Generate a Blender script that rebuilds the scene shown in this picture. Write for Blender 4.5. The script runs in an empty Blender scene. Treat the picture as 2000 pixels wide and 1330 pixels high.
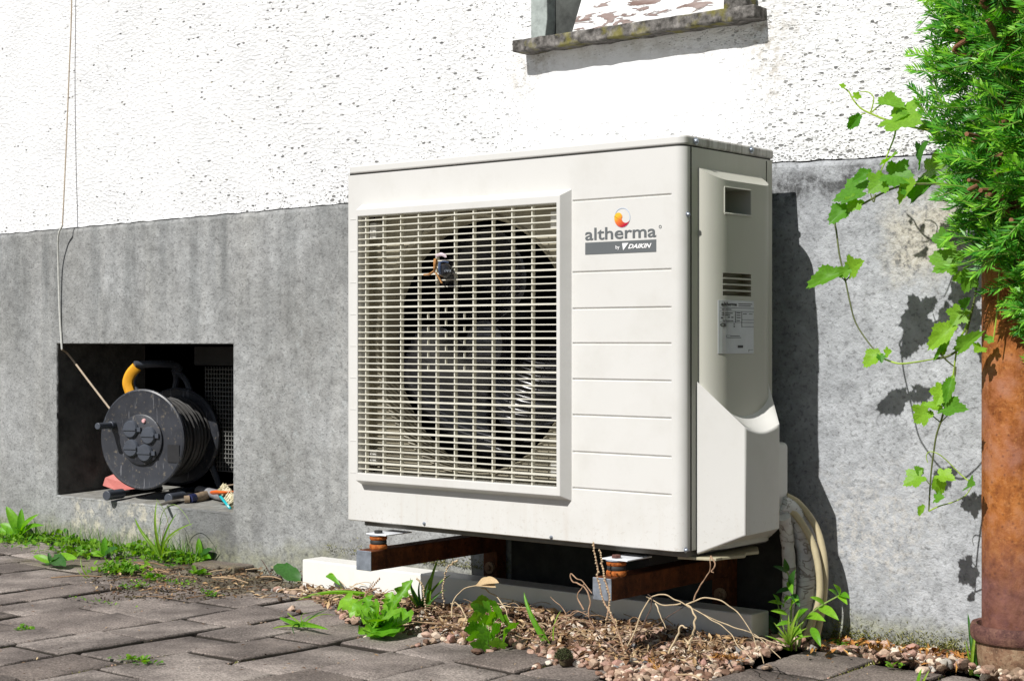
import bpy, bmesh, math, random
import numpy as np
from mathutils import Vector, Matrix, noise as mnoise
random.seed(7); rng = np.random.default_rng(11)
scn = bpy.context.scene; col = scn.collection
R = math.radians
# ------------------------------------------------------------------ camera, world, sun, exposure
CAM = (2.3895, -2.3858, 0.575); FPX = 3153.0
_n = math.hypot(.632, .775); DX, DY = -.632/_n, .775/_n; RX, RY = DY, -DX
cd = bpy.data.cameras.new('camera'); cam = bpy.data.objects.new('camera', cd); col.objects.link(cam)
cam.location = CAM
cam.rotation_euler = (R(90), 0, math.atan2(RY, RX))
cd.sensor_width = 36; cd.lens = FPX/2000*36; cd.clip_end = 300; cd.clip_start = .05
scn.camera = cam
SUN = Vector((.075, 1, -.957)).normalized()          # the way the light travels
world = bpy.data.worlds.new('World'); scn.world = world; world.use_nodes = True
wn = world.node_tree.nodes; wl = world.node_tree.links; wn.clear()
sky = wn.new('ShaderNodeTexSky'); sky.sky_type = 'NISHITA'; sky.sun_disc = False
sky.sun_elevation = math.asin(-SUN.z); sky.sun_rotation = math.atan2(-SUN.x, -SUN.y)
bg = wn.new('ShaderNodeBackground'); bg.inputs[1].default_value = .05
wo = wn.new('ShaderNodeOutputWorld'); wl.new(sky.outputs[0], bg.inputs[0]); wl.new(bg.outputs[0], wo.inputs[0])
sd = bpy.data.lights.new('sun', 'SUN'); sd.energy = 5.0; sd.angle = R(.5); sd.color = (1, .975, .935)
sun = bpy.data.objects.new('sun', sd); col.objects.link(sun); sun.rotation_euler = SUN.to_track_quat('-Z', 'Y').to_euler()
sun.location = (1, -3, 4)
vs = scn.view_settings; vs.view_transform = 'Standard'; vs.look = 'None'; vs.gamma = 1; vs.exposure = .12; vs.use_curve_mapping = False

# ------------------------------------------------------------------ pixel -> point on a real plane
def ray(px, py):
    a = (px-1000)/FPX; b = (665-py)/FPX
    return (DX+a*RX, DY+a*RY, b)
def W(px, py, y):      # on a plane parallel to the wall
    d = ray(px, py); t = (y-CAM[1])/d[1]; return Vector((CAM[0]+t*d[0], y, CAM[2]+t*d[2]))
def S(px, py, x):      # on a plane parallel to the unit's side
    d = ray(px, py); t = (x-CAM[0])/d[0]; return Vector((x, CAM[1]+t*d[1], CAM[2]+t*d[2]))
def Gd(px, py, z=0.0): # on the ground
    d = ray(px, py); t = (z-CAM[2])/d[2]; return Vector((CAM[0]+t*d[0], CAM[1]+t*d[1], z))
def to_px(p):
    dx, dy = p[0]-CAM[0], p[1]-CAM[1]; D = dx*DX+dy*DY; X = dx*RX+dy*RY
    if D < .1: return (-9999, -9999)
    return (1000+FPX*X/D, 665-FPX*(p[2]-CAM[2])/D)

# ------------------------------------------------------------------ materials
class NT:
    def __init__(s, name):
        s.m = bpy.data.materials.new(name); s.m.use_nodes = True; s.t = s.m.node_tree; s.n = s.t.nodes; s.l = s.t.links
        s.b = s.n['Principled BSDF']; s.tc = s.n.new('ShaderNodeTexCoord'); s.co = s.tc.outputs['Object']
    def new(s, k, **kw):
        n = s.n.new(k)
        for a, v in kw.items(): setattr(n, a, v)
        return n
    def mapping(s, scale=(1,1,1), rot=(0,0,0), loc=(0,0,0), co=None):
        n = s.new('ShaderNodeMapping'); n.inputs['Scale'].default_value = scale; n.inputs['Rotation'].default_value = rot; n.inputs['Location'].default_value = loc
        s.l.new(co or s.co, n.inputs[0]); return n.outputs[0]
    def noise(s, scale, detail=4, rough=.55, co=None, dist=0):
        n = s.new('ShaderNodeTexNoise'); n.inputs['Scale'].default_value = scale; n.inputs['Detail'].default_value = detail
        n.inputs['Roughness'].default_value = rough; n.inputs['Distortion'].default_value = dist
        s.l.new(co or s.co, n.inputs['Vector']); return n.outputs[0]
    def voro(s, scale, co=None, feature='F1', out=0):
        n = s.new('ShaderNodeTexVoronoi', feature=feature); n.inputs['Scale'].default_value = scale
        s.l.new(co or s.co, n.inputs['Vector']); return n.outputs[out]
    def ramp(s, fac, stops, const=False):
        n = s.new('ShaderNodeValToRGB'); e = n.color_ramp.elements
        if const: n.color_ramp.interpolation = 'CONSTANT'
        while len(e) < len(stops): e.new(.5)
        for i, (p, c) in enumerate(stops):
            e[i].position = p; e[i].color = (c, c, c, 1) if isinstance(c, (int, float)) else (*c, 1)
        s.l.new(fac, n.inputs[0]); return n.outputs[0]
    def mix(s, fac, a, b, mode='MIX'):
        n = s.new('ShaderNodeMix', data_type='RGBA', blend_type=mode)
        for sock, v in ((n.inputs[0], fac), (n.inputs[6], a), (n.inputs[7], b)):
            if isinstance(v, (int, float)): sock.default_value = v if sock == n.inputs[0] else (v, v, v, 1)
            elif isinstance(v, tuple): sock.default_value = (*v, 1)
            else: s.l.new(v, sock)
        return n.outputs[2]
    def math(s, op, a, b=0, clamp=False):
        n = s.new('ShaderNodeMath', operation=op); n.use_clamp = clamp
        for sock, v in ((n.inputs[0], a), (n.inputs[1], b)):
            if isinstance(v, (int, float)): sock.default_value = v
            else: s.l.new(v, sock)
        return n.outputs[0]
    def xyz(s, co=None):
        n = s.new('ShaderNodeSeparateXYZ'); s.l.new(co or s.co, n.inputs[0]); return n.outputs
    def bump(s, h, strength, dist=.002, prev=None):
        n = s.new('ShaderNodeBump'); n.inputs['Strength'].default_value = strength; n.inputs['Distance'].default_value = dist
        s.l.new(h, n.inputs['Height'])
        if prev: s.l.new(prev, n.inputs['Normal'])
        return n.outputs[0]
    def fin(s, colr, rough=.6, normal=None, metal=0, spec=.5):
        if isinstance(colr, tuple): s.b.inputs['Base Color'].default_value = (*colr, 1)
        else: s.l.new(colr, s.b.inputs['Base Color'])
        if isinstance(rough, (int, float)): s.b.inputs['Roughness'].default_value = rough
        else: s.l.new(rough, s.b.inputs['Roughness'])
        s.b.inputs['Metallic'].default_value = metal; s.b.inputs['Specular IOR Level'].default_value = spec
        if normal: s.l.new(normal, s.b.inputs['Normal'])
        return s.m
def simple(name, c, rough=.55, var=.2, scale=30, bump=.15, bd=.001, metal=0, dirt=None, spec=.5):
    t = NT(name); nz = t.noise(scale, 5, .6)
    a = tuple(max(0, v*(1-var)) for v in c); b = tuple(min(1, v*(1+var)) for v in c)
    cc = t.ramp(nz, [(.3, a), (.7, b)])
    if dirt:
        d = t.ramp(t.noise(scale*.35, 6, .7), [(.5, 0.0), (.68, 1.0)]); cc = t.mix(t.math('MULTIPLY', d, dirt[1]), cc, dirt[0])
    return t.fin(cc, rough, t.bump(t.noise(scale*4, 4), bump, bd), metal, spec)
def box_mask(t, xyz, x0, x1, z0, z1, soft, wob=None):
    "1 inside the x/z rectangle, fading out over soft metres"
    def edge(v, lo, hi):
        a = t.math('DIVIDE', t.math('SUBTRACT', v, lo), soft, True); b = t.math('DIVIDE', t.math('SUBTRACT', hi, v), soft, True)
        return t.math('MULTIPLY', a, b)
    x, z = xyz[0], xyz[2]
    if wob: x = t.math('ADD', x, wob); z = t.math('ADD', z, wob)
    return t.math('MULTIPLY', edge(x, x0, x1), edge(z, z0, z1))

def m_render():
    t = NT('white_render'); X = t.xyz()
    wob = t.math('MULTIPLY', t.math('SUBTRACT', t.noise(7, 3), .5), .18)
    smooth = box_mask(t, X, .06, .84, .90, 1.32, .17, wob)                     # trowelled patch under the window
    right = t.math('MULTIPLY', t.math('SUBTRACT', X[0], -1.6), .36, True)      # more worn to the right
    low = t.math('MULTIPLY', t.math('SUBTRACT', 1.0, X[2]), 9.0, True)         # splash zone above the plinth
    lowr = t.math('MULTIPLY', low, t.math('MULTIPLY', t.math('ADD', X[0], .95), 1.4, True))
    co = t.mapping((1, 1, 2.1), (0, R(38), 0))
    n2 = t.noise(7, 3, .6)
    amt = t.math('ADD', t.math('ADD', t.math('ADD', .10, t.math('MULTIPLY', right, .40)), t.math('MULTIPLY', lowr, .55)), t.math('MULTIPLY', t.math('SUBTRACT', n2, .5), .9))
    cod = t.mapping((1, 1, 1), (0, 0, 0), (0, 0, 0), co); pit = None
    wv = t.noise(60, 2, .5); add = t.new('ShaderNodeVectorMath', operation='ADD'); t.l.new(co, add.inputs[0]); mw = t.new('ShaderNodeVectorMath', operation='SCALE'); nz3 = t.new('ShaderNodeTexNoise'); nz3.inputs['Scale'].default_value = 55; t.l.new(t.co, nz3.inputs['Vector']); t.l.new(nz3.outputs[1], mw.inputs[0]); mw.inputs['Scale'].default_value = .012; t.l.new(mw.outputs[0], add.inputs[1]); cow = add.outputs[0]
    for sc_, loc_, k_ in ((62, (0, 0, 0), .30), (95, (3, 1, 2), .34), (150, (7, 4, 1), .36)):
        cc = t.mapping((1, 1, 1), (0, 0, 0), loc_, cow)
        v = t.new('ShaderNodeTexVoronoi'); v.inputs['Scale'].default_value = sc_; t.l.new(cc, v.inputs['Vector'])
        rr_ = t.xyz(v.outputs[1])[0]; on = t.math('MULTIPLY', t.math('SUBTRACT', t.math('ADD', amt, 0.0), rr_), 12, True)
        sz = t.math('ADD', t.math('MULTIPLY', t.xyz(v.outputs[1])[1], k_), t.math('MULTIPLY', lowr, .10)); d_ = t.math('MULTIPLY', t.math('SUBTRACT', t.math('ADD', sz, .085), v.outputs[0]), 9, True)
        q_ = t.math('MULTIPLY', on, d_); pit = q_ if pit is None else t.math('MAXIMUM', pit, q_)
    pit = t.math('MULTIPLY', pit, t.math('SUBTRACT', 1.0, t.math('MULTIPLY', smooth, .93)))
    base = t.ramp(t.noise(5, 6, .7), [(.30, (.70, .705, .71)), (.5, (.79, .795, .795)), (.7, (.83, .83, .825))])
    crud = t.ramp(t.noise(45, 3), [(.4, (.045, .045, .045)), (.62, (.16, .155, .14)), (.74, (.33, .25, .06))])
    c = t.mix(t.math('MULTIPLY', pit, .85), base, crud)
    wth = t.ramp(t.noise(4.2, 6, .72, t.mapping((1, 1, .6))), [(.50, 0.0), (.70, 1.0)]); c = t.mix(t.math('MULTIPLY', wth, t.math('ADD', .10, t.math('MULTIPLY', right, .16))), c, (.40, .40, .385))
    usl = t.math('MULTIPLY', box_mask(t, X, .10, .84, 1.13, 1.23, .05, wob), t.ramp(t.noise(26, 6, .75), [(.44, 0.0), (.62, 1.0)])); c = t.mix(t.math('MULTIPLY', usl, .35), c, (.30, .27, .21))
    # runs of dirt at the two ends of the sill, hair cracks under it
    d1 = box_mask(t, X, .70, .86, 1.02, 1.27, .07, wob); d2 = box_mask(t, X, .10, .24, 1.10, 1.25, .05, wob)
    d = t.math('MULTIPLY', t.math('MAXIMUM', d1, t.math('MULTIPLY', d2, .6)), t.ramp(t.noise(60, 4, .7), [(.46, 0.0), (.62, 1.0)]))
    c = t.mix(t.math('MULTIPLY', d, .55), c, (.25, .20, .13))
    cr = t.ramp(t.noise(2.6, 6, .6, t.mapping((2.2, 1, .7)), .5), [(.494, 0.0), (.5, 1.0), (.506, 0.0)]); cr = t.math('MULTIPLY', cr, t.ramp(t.noise(9, 2), [(.5, 0.0), (.6, 1.0)]))
    c = t.mix(t.math('MULTIPLY', t.math('MULTIPLY', cr, smooth), .45), c, (.3, .28, .26))
    h = t.math('SUBTRACT', t.math('ADD', t.math('MULTIPLY', t.noise(70, 4, .6, co), t.math('SUBTRACT', 1.15, smooth)), t.math('MULTIPLY', t.noise(12, 3), .5)), t.math('MULTIPLY', pit, .8))
    return t.fin(c, .95, t.bump(h, .72, .008), spec=.1)
def m_plinth():
    t = NT('grey_cement'); X = t.xyz()
    wob = t.math('MULTIPLY', t.math('SUBTRACT', t.noise(9, 4, .65), .5), .22)
    big = t.noise(3.2, 5, .6); fine = t.noise(120, 4, .6); mid = t.noise(26, 6, .72)
    c = t.ramp(big, [(.3, (.27, .272, .262)), (.52, (.335, .34, .335)), (.72, (.40, .41, .41))])
    right = t.math('MULTIPLY', t.math('SUBTRACT', X[0], .6), 4, True)
    c = t.mix(right, c, t.ramp(t.noise(5, 5, .6), [(.3, (.36, .375, .395)), (.7, (.47, .485, .505))]))
    # vertical rain streaks on the left
    st = t.ramp(t.noise(10, 4, .6, t.mapping((1, 1, .13))), [(.38, 1.0), (.56, 0.0)])
    topm = t.math('MULTIPLY', t.math('SUBTRACT', X[2], .45), 3.2, True)
    lf = t.math('SUBTRACT', 1.0, right)
    c = t.mix(t.math('MULTIPLY', t.math('MULTIPLY', st, topm), t.math('MULTIPLY', lf, .50)), c, (.13, .14, .14))
    st2 = t.ramp(t.noise(16, 3, .6, t.mapping((1, 1, .1), (0,0,0), (3, 0, 1))), [(.56, 0.0), (.68, 1.0)])
    c = t.mix(t.math('MULTIPLY', t.math('MULTIPLY', st2, lf), .3), c, (.42, .42, .40))
    # pale lichen freckles in the middle part
    fre = t.ramp(t.noise(48, 5, .7), [(.56, 0.0), (.64, 1.0)])
    fm = box_mask(t, X, -.80, .35, .05, .75, .16, wob)
    c = t.mix(t.math('MULTIPLY', t.math('MULTIPLY', fre, fm), .38), c, (.45, .48, .48))
    c = t.mix(.44, c, t.ramp(mid, [(.32, .10), (.68, .68)]), 'OVERLAY')
    c = t.mix(t.math('MULTIPLY', t.ramp(fine, [(.34, 1.0), (.46, 0.0)]), .5), c, (.09, .09, .09))
    # dark soot band below the ledge on the right, sandy worn patch under the yew
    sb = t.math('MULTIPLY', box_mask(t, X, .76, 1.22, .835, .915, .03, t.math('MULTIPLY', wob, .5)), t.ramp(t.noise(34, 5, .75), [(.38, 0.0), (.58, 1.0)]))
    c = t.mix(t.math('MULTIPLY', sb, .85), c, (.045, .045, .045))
    pb = box_mask(t, X, 1.00, 1.22, .66, .87, .07, wob)
    c = t.mix(t.math('MULTIPLY', pb, .75), c, t.ramp(t.noise(90, 4, .7), [(.36, (.10, .09, .07)), (.5, (.50, .46, .37)), (.7, (.62, .60, .53))]))
    pb2 = t.math('MULTIPLY', box_mask(t, X, .84, 1.16, .06, .36, .12, wob), t.ramp(t.noise(70, 4, .7), [(.46, 0.0), (.6, 1.0)]))
    c = t.mix(t.math('MULTIPLY', pb2, .55), c, (.58, .55, .50))
    # damp stain and moss at the foot
    dm = box_mask(t, X, -1.02, -.78, -.05, .17, .03, t.math('MULTIPLY', wob, .45))
    c = t.mix(t.math('MULTIPLY', dm, .62), c, (.085, .085, .085))
    dm2 = box_mask(t, X, -.74, -.66, .04, .17, .03, t.math('MULTIPLY', wob, .4))
    c = t.mix(t.math('MULTIPLY', dm2, .35), c, (.12, .12, .12))
    ft = t.math('MULTIPLY', t.math('SUBTRACT', t.math('ADD', .075, t.math('MULTIPLY', wob, .55)), X[2]), 24, True)
    c = t.mix(t.math('MULTIPLY', ft, .5), c, t.ramp(t.noise(60, 4), [(.35, (.10, .10, .06)), (.65, (.30, .30, .17))]))
    # pale run-off on the threshold under the niche
    pr = t.math('MULTIPLY', box_mask(t, X, -1.50, -1.08, .02, .145, .035, t.math('MULTIPLY', wob, .5)), t.ramp(t.noise(30, 5, .7), [(.5, 0.0), (.62, 1.0)]))
    c = t.mix(t.math('MULTIPLY', pr, .55), c, (.62, .57, .45))
    h = t.math('ADD', t.math('MULTIPLY', t.noise(95, 5, .65), 1.0), t.math('MULTIPLY', t.noise(22, 4), .7))
    nb = t.bump(t.noise(230, 3, .6), .5, .0016, t.bump(h, .8, .0045))
    return t.fin(c, .93, nb, spec=.15)
def m_paver():
    t = NT('concrete_paver'); X = t.xyz(t.new('ShaderNodeNewGeometry').outputs['Position'])
    P = t.n[-1] if False else None
    g = t.new('ShaderNodeNewGeometry'); co = g.outputs['Position']
    oi = t.new('ShaderNodeObjectInfo')
    base = t.ramp(oi.outputs['Random'], [(0, (.18, .148, .128)), (.5, (.265, .225, .20)), (1, (.345, .30, .268))])
    blot = t.noise(4.5, 5, .6, co)
    c = t.mix(t.ramp(blot, [(.40, .78), (.60, 0.0)]), base, (.085, .07, .063))
    c = t.mix(.55, c, t.ramp(t.noise(240, 3, .7, co), [(.34, .05), (.66, .95)]), 'OVERLAY')
    spk = t.ramp(t.voro(150, co), [(.13, 1.0), (.22, 0.0)]); spm = t.ramp(t.noise(40, 2, .5, co), [(.5, 0.0), (.62, 1.0)])
    c = t.mix(t.math('MULTIPLY', t.math('MULTIPLY', spk, spm), .7), c, (.52, .47, .42))
    sp2 = t.ramp(t.voro(190, t.mapping((1,1,1),(0,0,0),(5,2,1), co)), [(.10, 1.0), (.18, 0.0)])
    c = t.mix(t.math('MULTIPLY', sp2, .45), c, (.05, .045, .04))
    # mossy, earthy stain near the wall on the left
    wob = t.math('MULTIPLY', t.math('SUBTRACT', t.noise(8, 4, .65, co), .5), .22)
    Xp = t.xyz(co)
    xx = t.math('ADD', Xp[0], wob); yy = t.math('ADD', Xp[1], wob)
    def rect(x0, x1, y0, y1, s):
        a = t.math('MULTIPLY', t.math('DIVIDE', t.math('SUBTRACT', xx, x0), s, True), t.math('DIVIDE', t.math('SUBTRACT', x1, xx), s, True))
        b = t.math('MULTIPLY', t.math('DIVIDE', t.math('SUBTRACT', yy, y0), s, True), t.math('DIVIDE', t.math('SUBTRACT', y1, yy), s, True))
        return t.math('MULTIPLY', a, b)
    ms = rect(-1.35, -.32, .02, .36, .08)
    c = t.mix(t.math('MULTIPLY', ms, .55), c, t.ramp(t.noise(30, 4, .6, co), [(.35, (.055, .045, .03)), (.6, (.14, .12, .05)), (.75, (.22, .2, .07))]))
    ed = t.ramp(t.math('MULTIPLY', t.math('ADD', t.xyz()[2], t.math('MULTIPLY', t.noise(60, 3, .6, co), .0025)), -100), [(.10, 0.0), (.32, 1.0)])
    c = t.mix(t.math('MULTIPLY', ed, .93), c, (.022, .018, .013))
    h = t.math('ADD', t.noise(260, 3, .65, co), t.math('MULTIPLY', t.noise(60, 3, .6, co), .8))
    return t.fin(c, .88, t.bump(h, .8, .0028), spec=.25)
def m_paint():
    t = NT('cream_paint'); X = t.xyz()
    c = t.ramp(t.noise(3, 4), [(.3, (.605, .598, .572)), (.7, (.635, .628, .604))])
    run = t.ramp(t.noise(40, 4, .6, t.mapping((1, 1, .06))), [(.52, 0.0), (.72, 1.0)])
    low = t.math('MULTIPLY', t.math('SUBTRACT', .32-.204, X[2]), 7, True)
    c = t.mix(t.math('MULTIPLY', t.math('MULTIPLY', run, low), .32), c, (.45, .36, .27))
    rt_shade = t.math('MULTIPLY', t.math('SUBTRACT', X[0], .832-.416-.0015), 900, True); c = t.mix(t.math('MULTIPLY', rt_shade, t.math('MULTIPLY', t.math('LESS_THAN', X[1], -.12), .55)), c, (.20, .195, .165))  # shade painted onto the right-hand return of the front panel
    dust = t.ramp(t.noise(9, 6, .7), [(.48, 0.0), (.75, 1.0)]); c = t.mix(t.math('MULTIPLY', dust, .22), c, (.42, .40, .34))
    spl = t.ramp(t.noise(170, 3, .6), [(.60, 0.0), (.66, 1.0)]); c = t.mix(t.math('MULTIPLY', t.math('MULTIPLY', spl, low), .28), c, (.30, .24, .17))
    c = t.mix(t.math('MULTIPLY', t.ramp(t.voro(60), [(.03, 1.0), (.06, 0.0)]), .25), c, (.4, .34, .25))
    return t.fin(c, .38, t.bump(t.noise(500, 2), .06, .0004), spec=.4)
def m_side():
    t = NT('shaded_side_paint'); X = t.xyz()
    c = t.ramp(t.noise(3, 4), [(.3, (.42, .418, .362)), (.7, (.47, .466, .412))])  # same casing paint, darkened to carry the shade on this side
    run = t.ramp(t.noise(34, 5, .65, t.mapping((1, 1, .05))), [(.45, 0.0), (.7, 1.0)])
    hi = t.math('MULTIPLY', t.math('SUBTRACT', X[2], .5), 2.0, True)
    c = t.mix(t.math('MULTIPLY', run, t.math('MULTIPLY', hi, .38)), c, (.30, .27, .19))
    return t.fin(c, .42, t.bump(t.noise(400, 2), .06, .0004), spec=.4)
def m_lid_side():
    t = NT('lid_paint'); X = t.xyz()
    c = t.ramp(t.noise(3, 4), [(.3, (.605, .598, .572)), (.7, (.635, .628, .604))])
    on = t.math('MULTIPLY', t.math('SUBTRACT', X[0], .828-.416), 300, True)
    run = t.ramp(t.noise(95, 5, .7, t.mapping((1, 1, .12))), [(.40, 0.0), (.64, 1.0)])
    c = t.mix(t.math('MULTIPLY', on, t.math('ADD', t.math('MULTIPLY', run, .55), .2)), c, (.11, .09, .055))
    return t.fin(c, .4, spec=.4)
def m_rust(name, a, b, c_, sc=40, purple=False):
    t = NT(name)
    c = t.ramp(t.noise(sc, 6, .68), [(.3, a), (.5, b), (.72, c_)])
    sp = t.ramp(t.voro(sc*3.2), [(.12, 1.0), (.26, 0.0)]); c = t.mix(t.math('MULTIPLY', sp, .5), c, tuple(v*.35 for v in a))
    sk = t.ramp(t.noise(sc*1.6, 5, .7, t.mapping((1, 1, .12))), [(.50, 0.0), (.66, 1.0)]); c = t.mix(t.math('MULTIPLY', sk, .38), c, tuple(v*.8 for v in a))
    fl = t.ramp(t.noise(sc*5, 4, .7), [(.55, 0.0), (.64, 1.0)]); c = t.mix(t.math('MULTIPLY', fl, .5), c, c_)
    if purple:
        X = t.xyz(); p = t.math('MULTIPLY', t.math('SUBTRACT', .27, t.math('ADD', X[2], t.math('MULTIPLY', t.math('SUBTRACT', t.noise(20, 4), .5), .12))), 9, True)
        c = t.mix(t.math('MULTIPLY', p, .75), c, t.ramp(t.noise(60, 4), [(.3, (.06, .03, .035)), (.7, (.17, .085, .085))]))
        bl = t.ramp(t.noise(13, 5, .6), [(.5, 0.0), (.66, 1.0)]); c = t.mix(t.math('MULTIPLY', bl, .45), c, (.27, .13, .13))
    return t.fin(c, .8, t.bump(t.noise(sc*4, 5, .7), .8, .0022), spec=.2)
def m_leaf(name, a, b, trans=.35, island=False, rough=.42):
    t = NT(name)
    if island: r = t.new('ShaderNodeNewGeometry').outputs['Random Per Island']
    else: r = t.new('ShaderNodeObjectInfo').outputs['Random']
    c = t.ramp(r, [(0, a), (1, b)])
    c = t.mix(.35, c, t.ramp(t.noise(14 if not island else 90, 4, .6), [(.3, .25), (.7, .75)]), 'OVERLAY')
    t.fin(c, rough, spec=.35)
    tr = t.new('ShaderNodeBsdfTranslucent'); hs = t.new('ShaderNodeHueSaturation'); hs.inputs['Value'].default_value = 1.6; hs.inputs['Saturation'].default_value = 1.15
    t.l.new(c, hs.inputs['Color']); t.l.new(hs.outputs[0], tr.inputs[0])
    ms = t.new('ShaderNodeMixShader'); ms.inputs[0].default_value = trans
    t.l.new(t.b.outputs[0], ms.inputs[1]); t.l.new(tr.outputs[0], ms.inputs[2]); t.l.new(ms.outputs[0], t.n['Material Output'].inputs[0])
    return t.m
def m_island(name, stops, rough=.7, sc=200, trans=0):
    t = NT(name); r = t.new('ShaderNodeNewGeometry').outputs['Random Per Island']
    c = t.ramp(r, stops); c = t.mix(.45, c, t.ramp(t.noise(sc, 4, .6), [(.3, .2), (.7, .8)]), 'OVERLAY')
    return t.fin(c, rough, t.bump(t.noise(sc*1.5, 3), .3, .001), spec=.3)
def m_peel():
    t = NT('peeling_white_paint')
    co = t.mapping((1, 1, 4.5), (0, -.12, 0)); n = t.noise(13, 5, .6, co, .6)
    k = t.ramp(n, [(.545, 0.0), (.56, 1.0)])
    wood = t.ramp(t.noise(60, 4, .6, t.mapping((.15, 1, 1))), [(.35, (.20, .13, .11)), (.65, (.42, .34, .32))])
    edge = t.ramp(n, [(.535, 0.0), (.55, 1.0), (.565, 0.0)])
    c = t.mix(k, (.84, .84, .84), wood); c = t.mix(t.math('MULTIPLY', edge, .5), c, (.12, .07, .05))
    return t.fin(c, .7, t.bump(k, .8, .0025))
def m_sill():
    t = NT('mossy_concrete')
    c = t.ramp(t.noise(55, 5, .7), [(.35, (.045, .042, .038)), (.55, (.16, .15, .14)), (.72, (.32, .30, .28))])
    X = t.xyz(); mo = t.ramp(t.noise(18, 4), [(.56, 0.0), (.66, 1.0)]); c = t.mix(t.math('MULTIPLY', mo, .6), c, (.22, .20, .03))
    return t.fin(c, .95, t.bump(t.noise(120, 4, .7), .7, .003), spec=.1)
def m_foam():
    t = NT('white_foam_wrap')
    c = t.ramp(t.noise(30, 4), [(.3, (.50, .50, .50)), (.7, (.68, .68, .67))])
    cr = t.ramp(t.noise(11, 3, .5, t.mapping((1, 1, 2.2)), 1.5), [(.478, 0.0), (.492, 1.0), (.502, 1.0), (.518, 0.0)])
    c = t.mix(t.math('MULTIPLY', cr, .7), c, (.10, .07, .05))
    d = t.ramp(t.noise(16, 5, .7), [(.52, 0.0), (.7, 1.0)]); c = t.mix(t.math('MULTIPLY', d, .5), c, (.30, .25, .20))
    return t.fin(c, .85, t.bump(cr, -.6, .003))
def m_disc():
    t = NT('black_dusty_plastic')
    c = t.ramp(t.noise(12, 4), [(.35, (.022, .024, .030)), (.65, (.042, .045, .055))])
    d = t.ramp(t.noise(75, 5, .7), [(.58, 0.0), (.68, 1.0)]); c = t.mix(t.math('MULTIPLY', d, .5), c, (.25, .21, .15))
    sc_ = t.ramp(t.noise(60, 3, .5, t.mapping((3, 1, .3), (0, .5, 0))), [(.64, 0.0), (.7, 1.0)]); c = t.mix(t.math('MULTIPLY', sc_, .4), c, (.3, .3, .32))
    return t.fin(c, .42, t.bump(t.noise(200, 2), .1, .0004))
def m_swirl():
    t = NT('logo_orange_gradient'); X = t.xyz()
    f = t.math('ADD', t.math('MULTIPLY', t.math('SUBTRACT', X[0], .683-.416), 16), t.math('MULTIPLY', t.math('SUBTRACT', .800-.204, X[2]), 28))
    c = t.ramp(f, [(.12, (.80, .46, .03)), (.42, (.72, .17, .03)), (.85, (.42, .0, .03))])
    return t.fin(c, .4)
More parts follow.
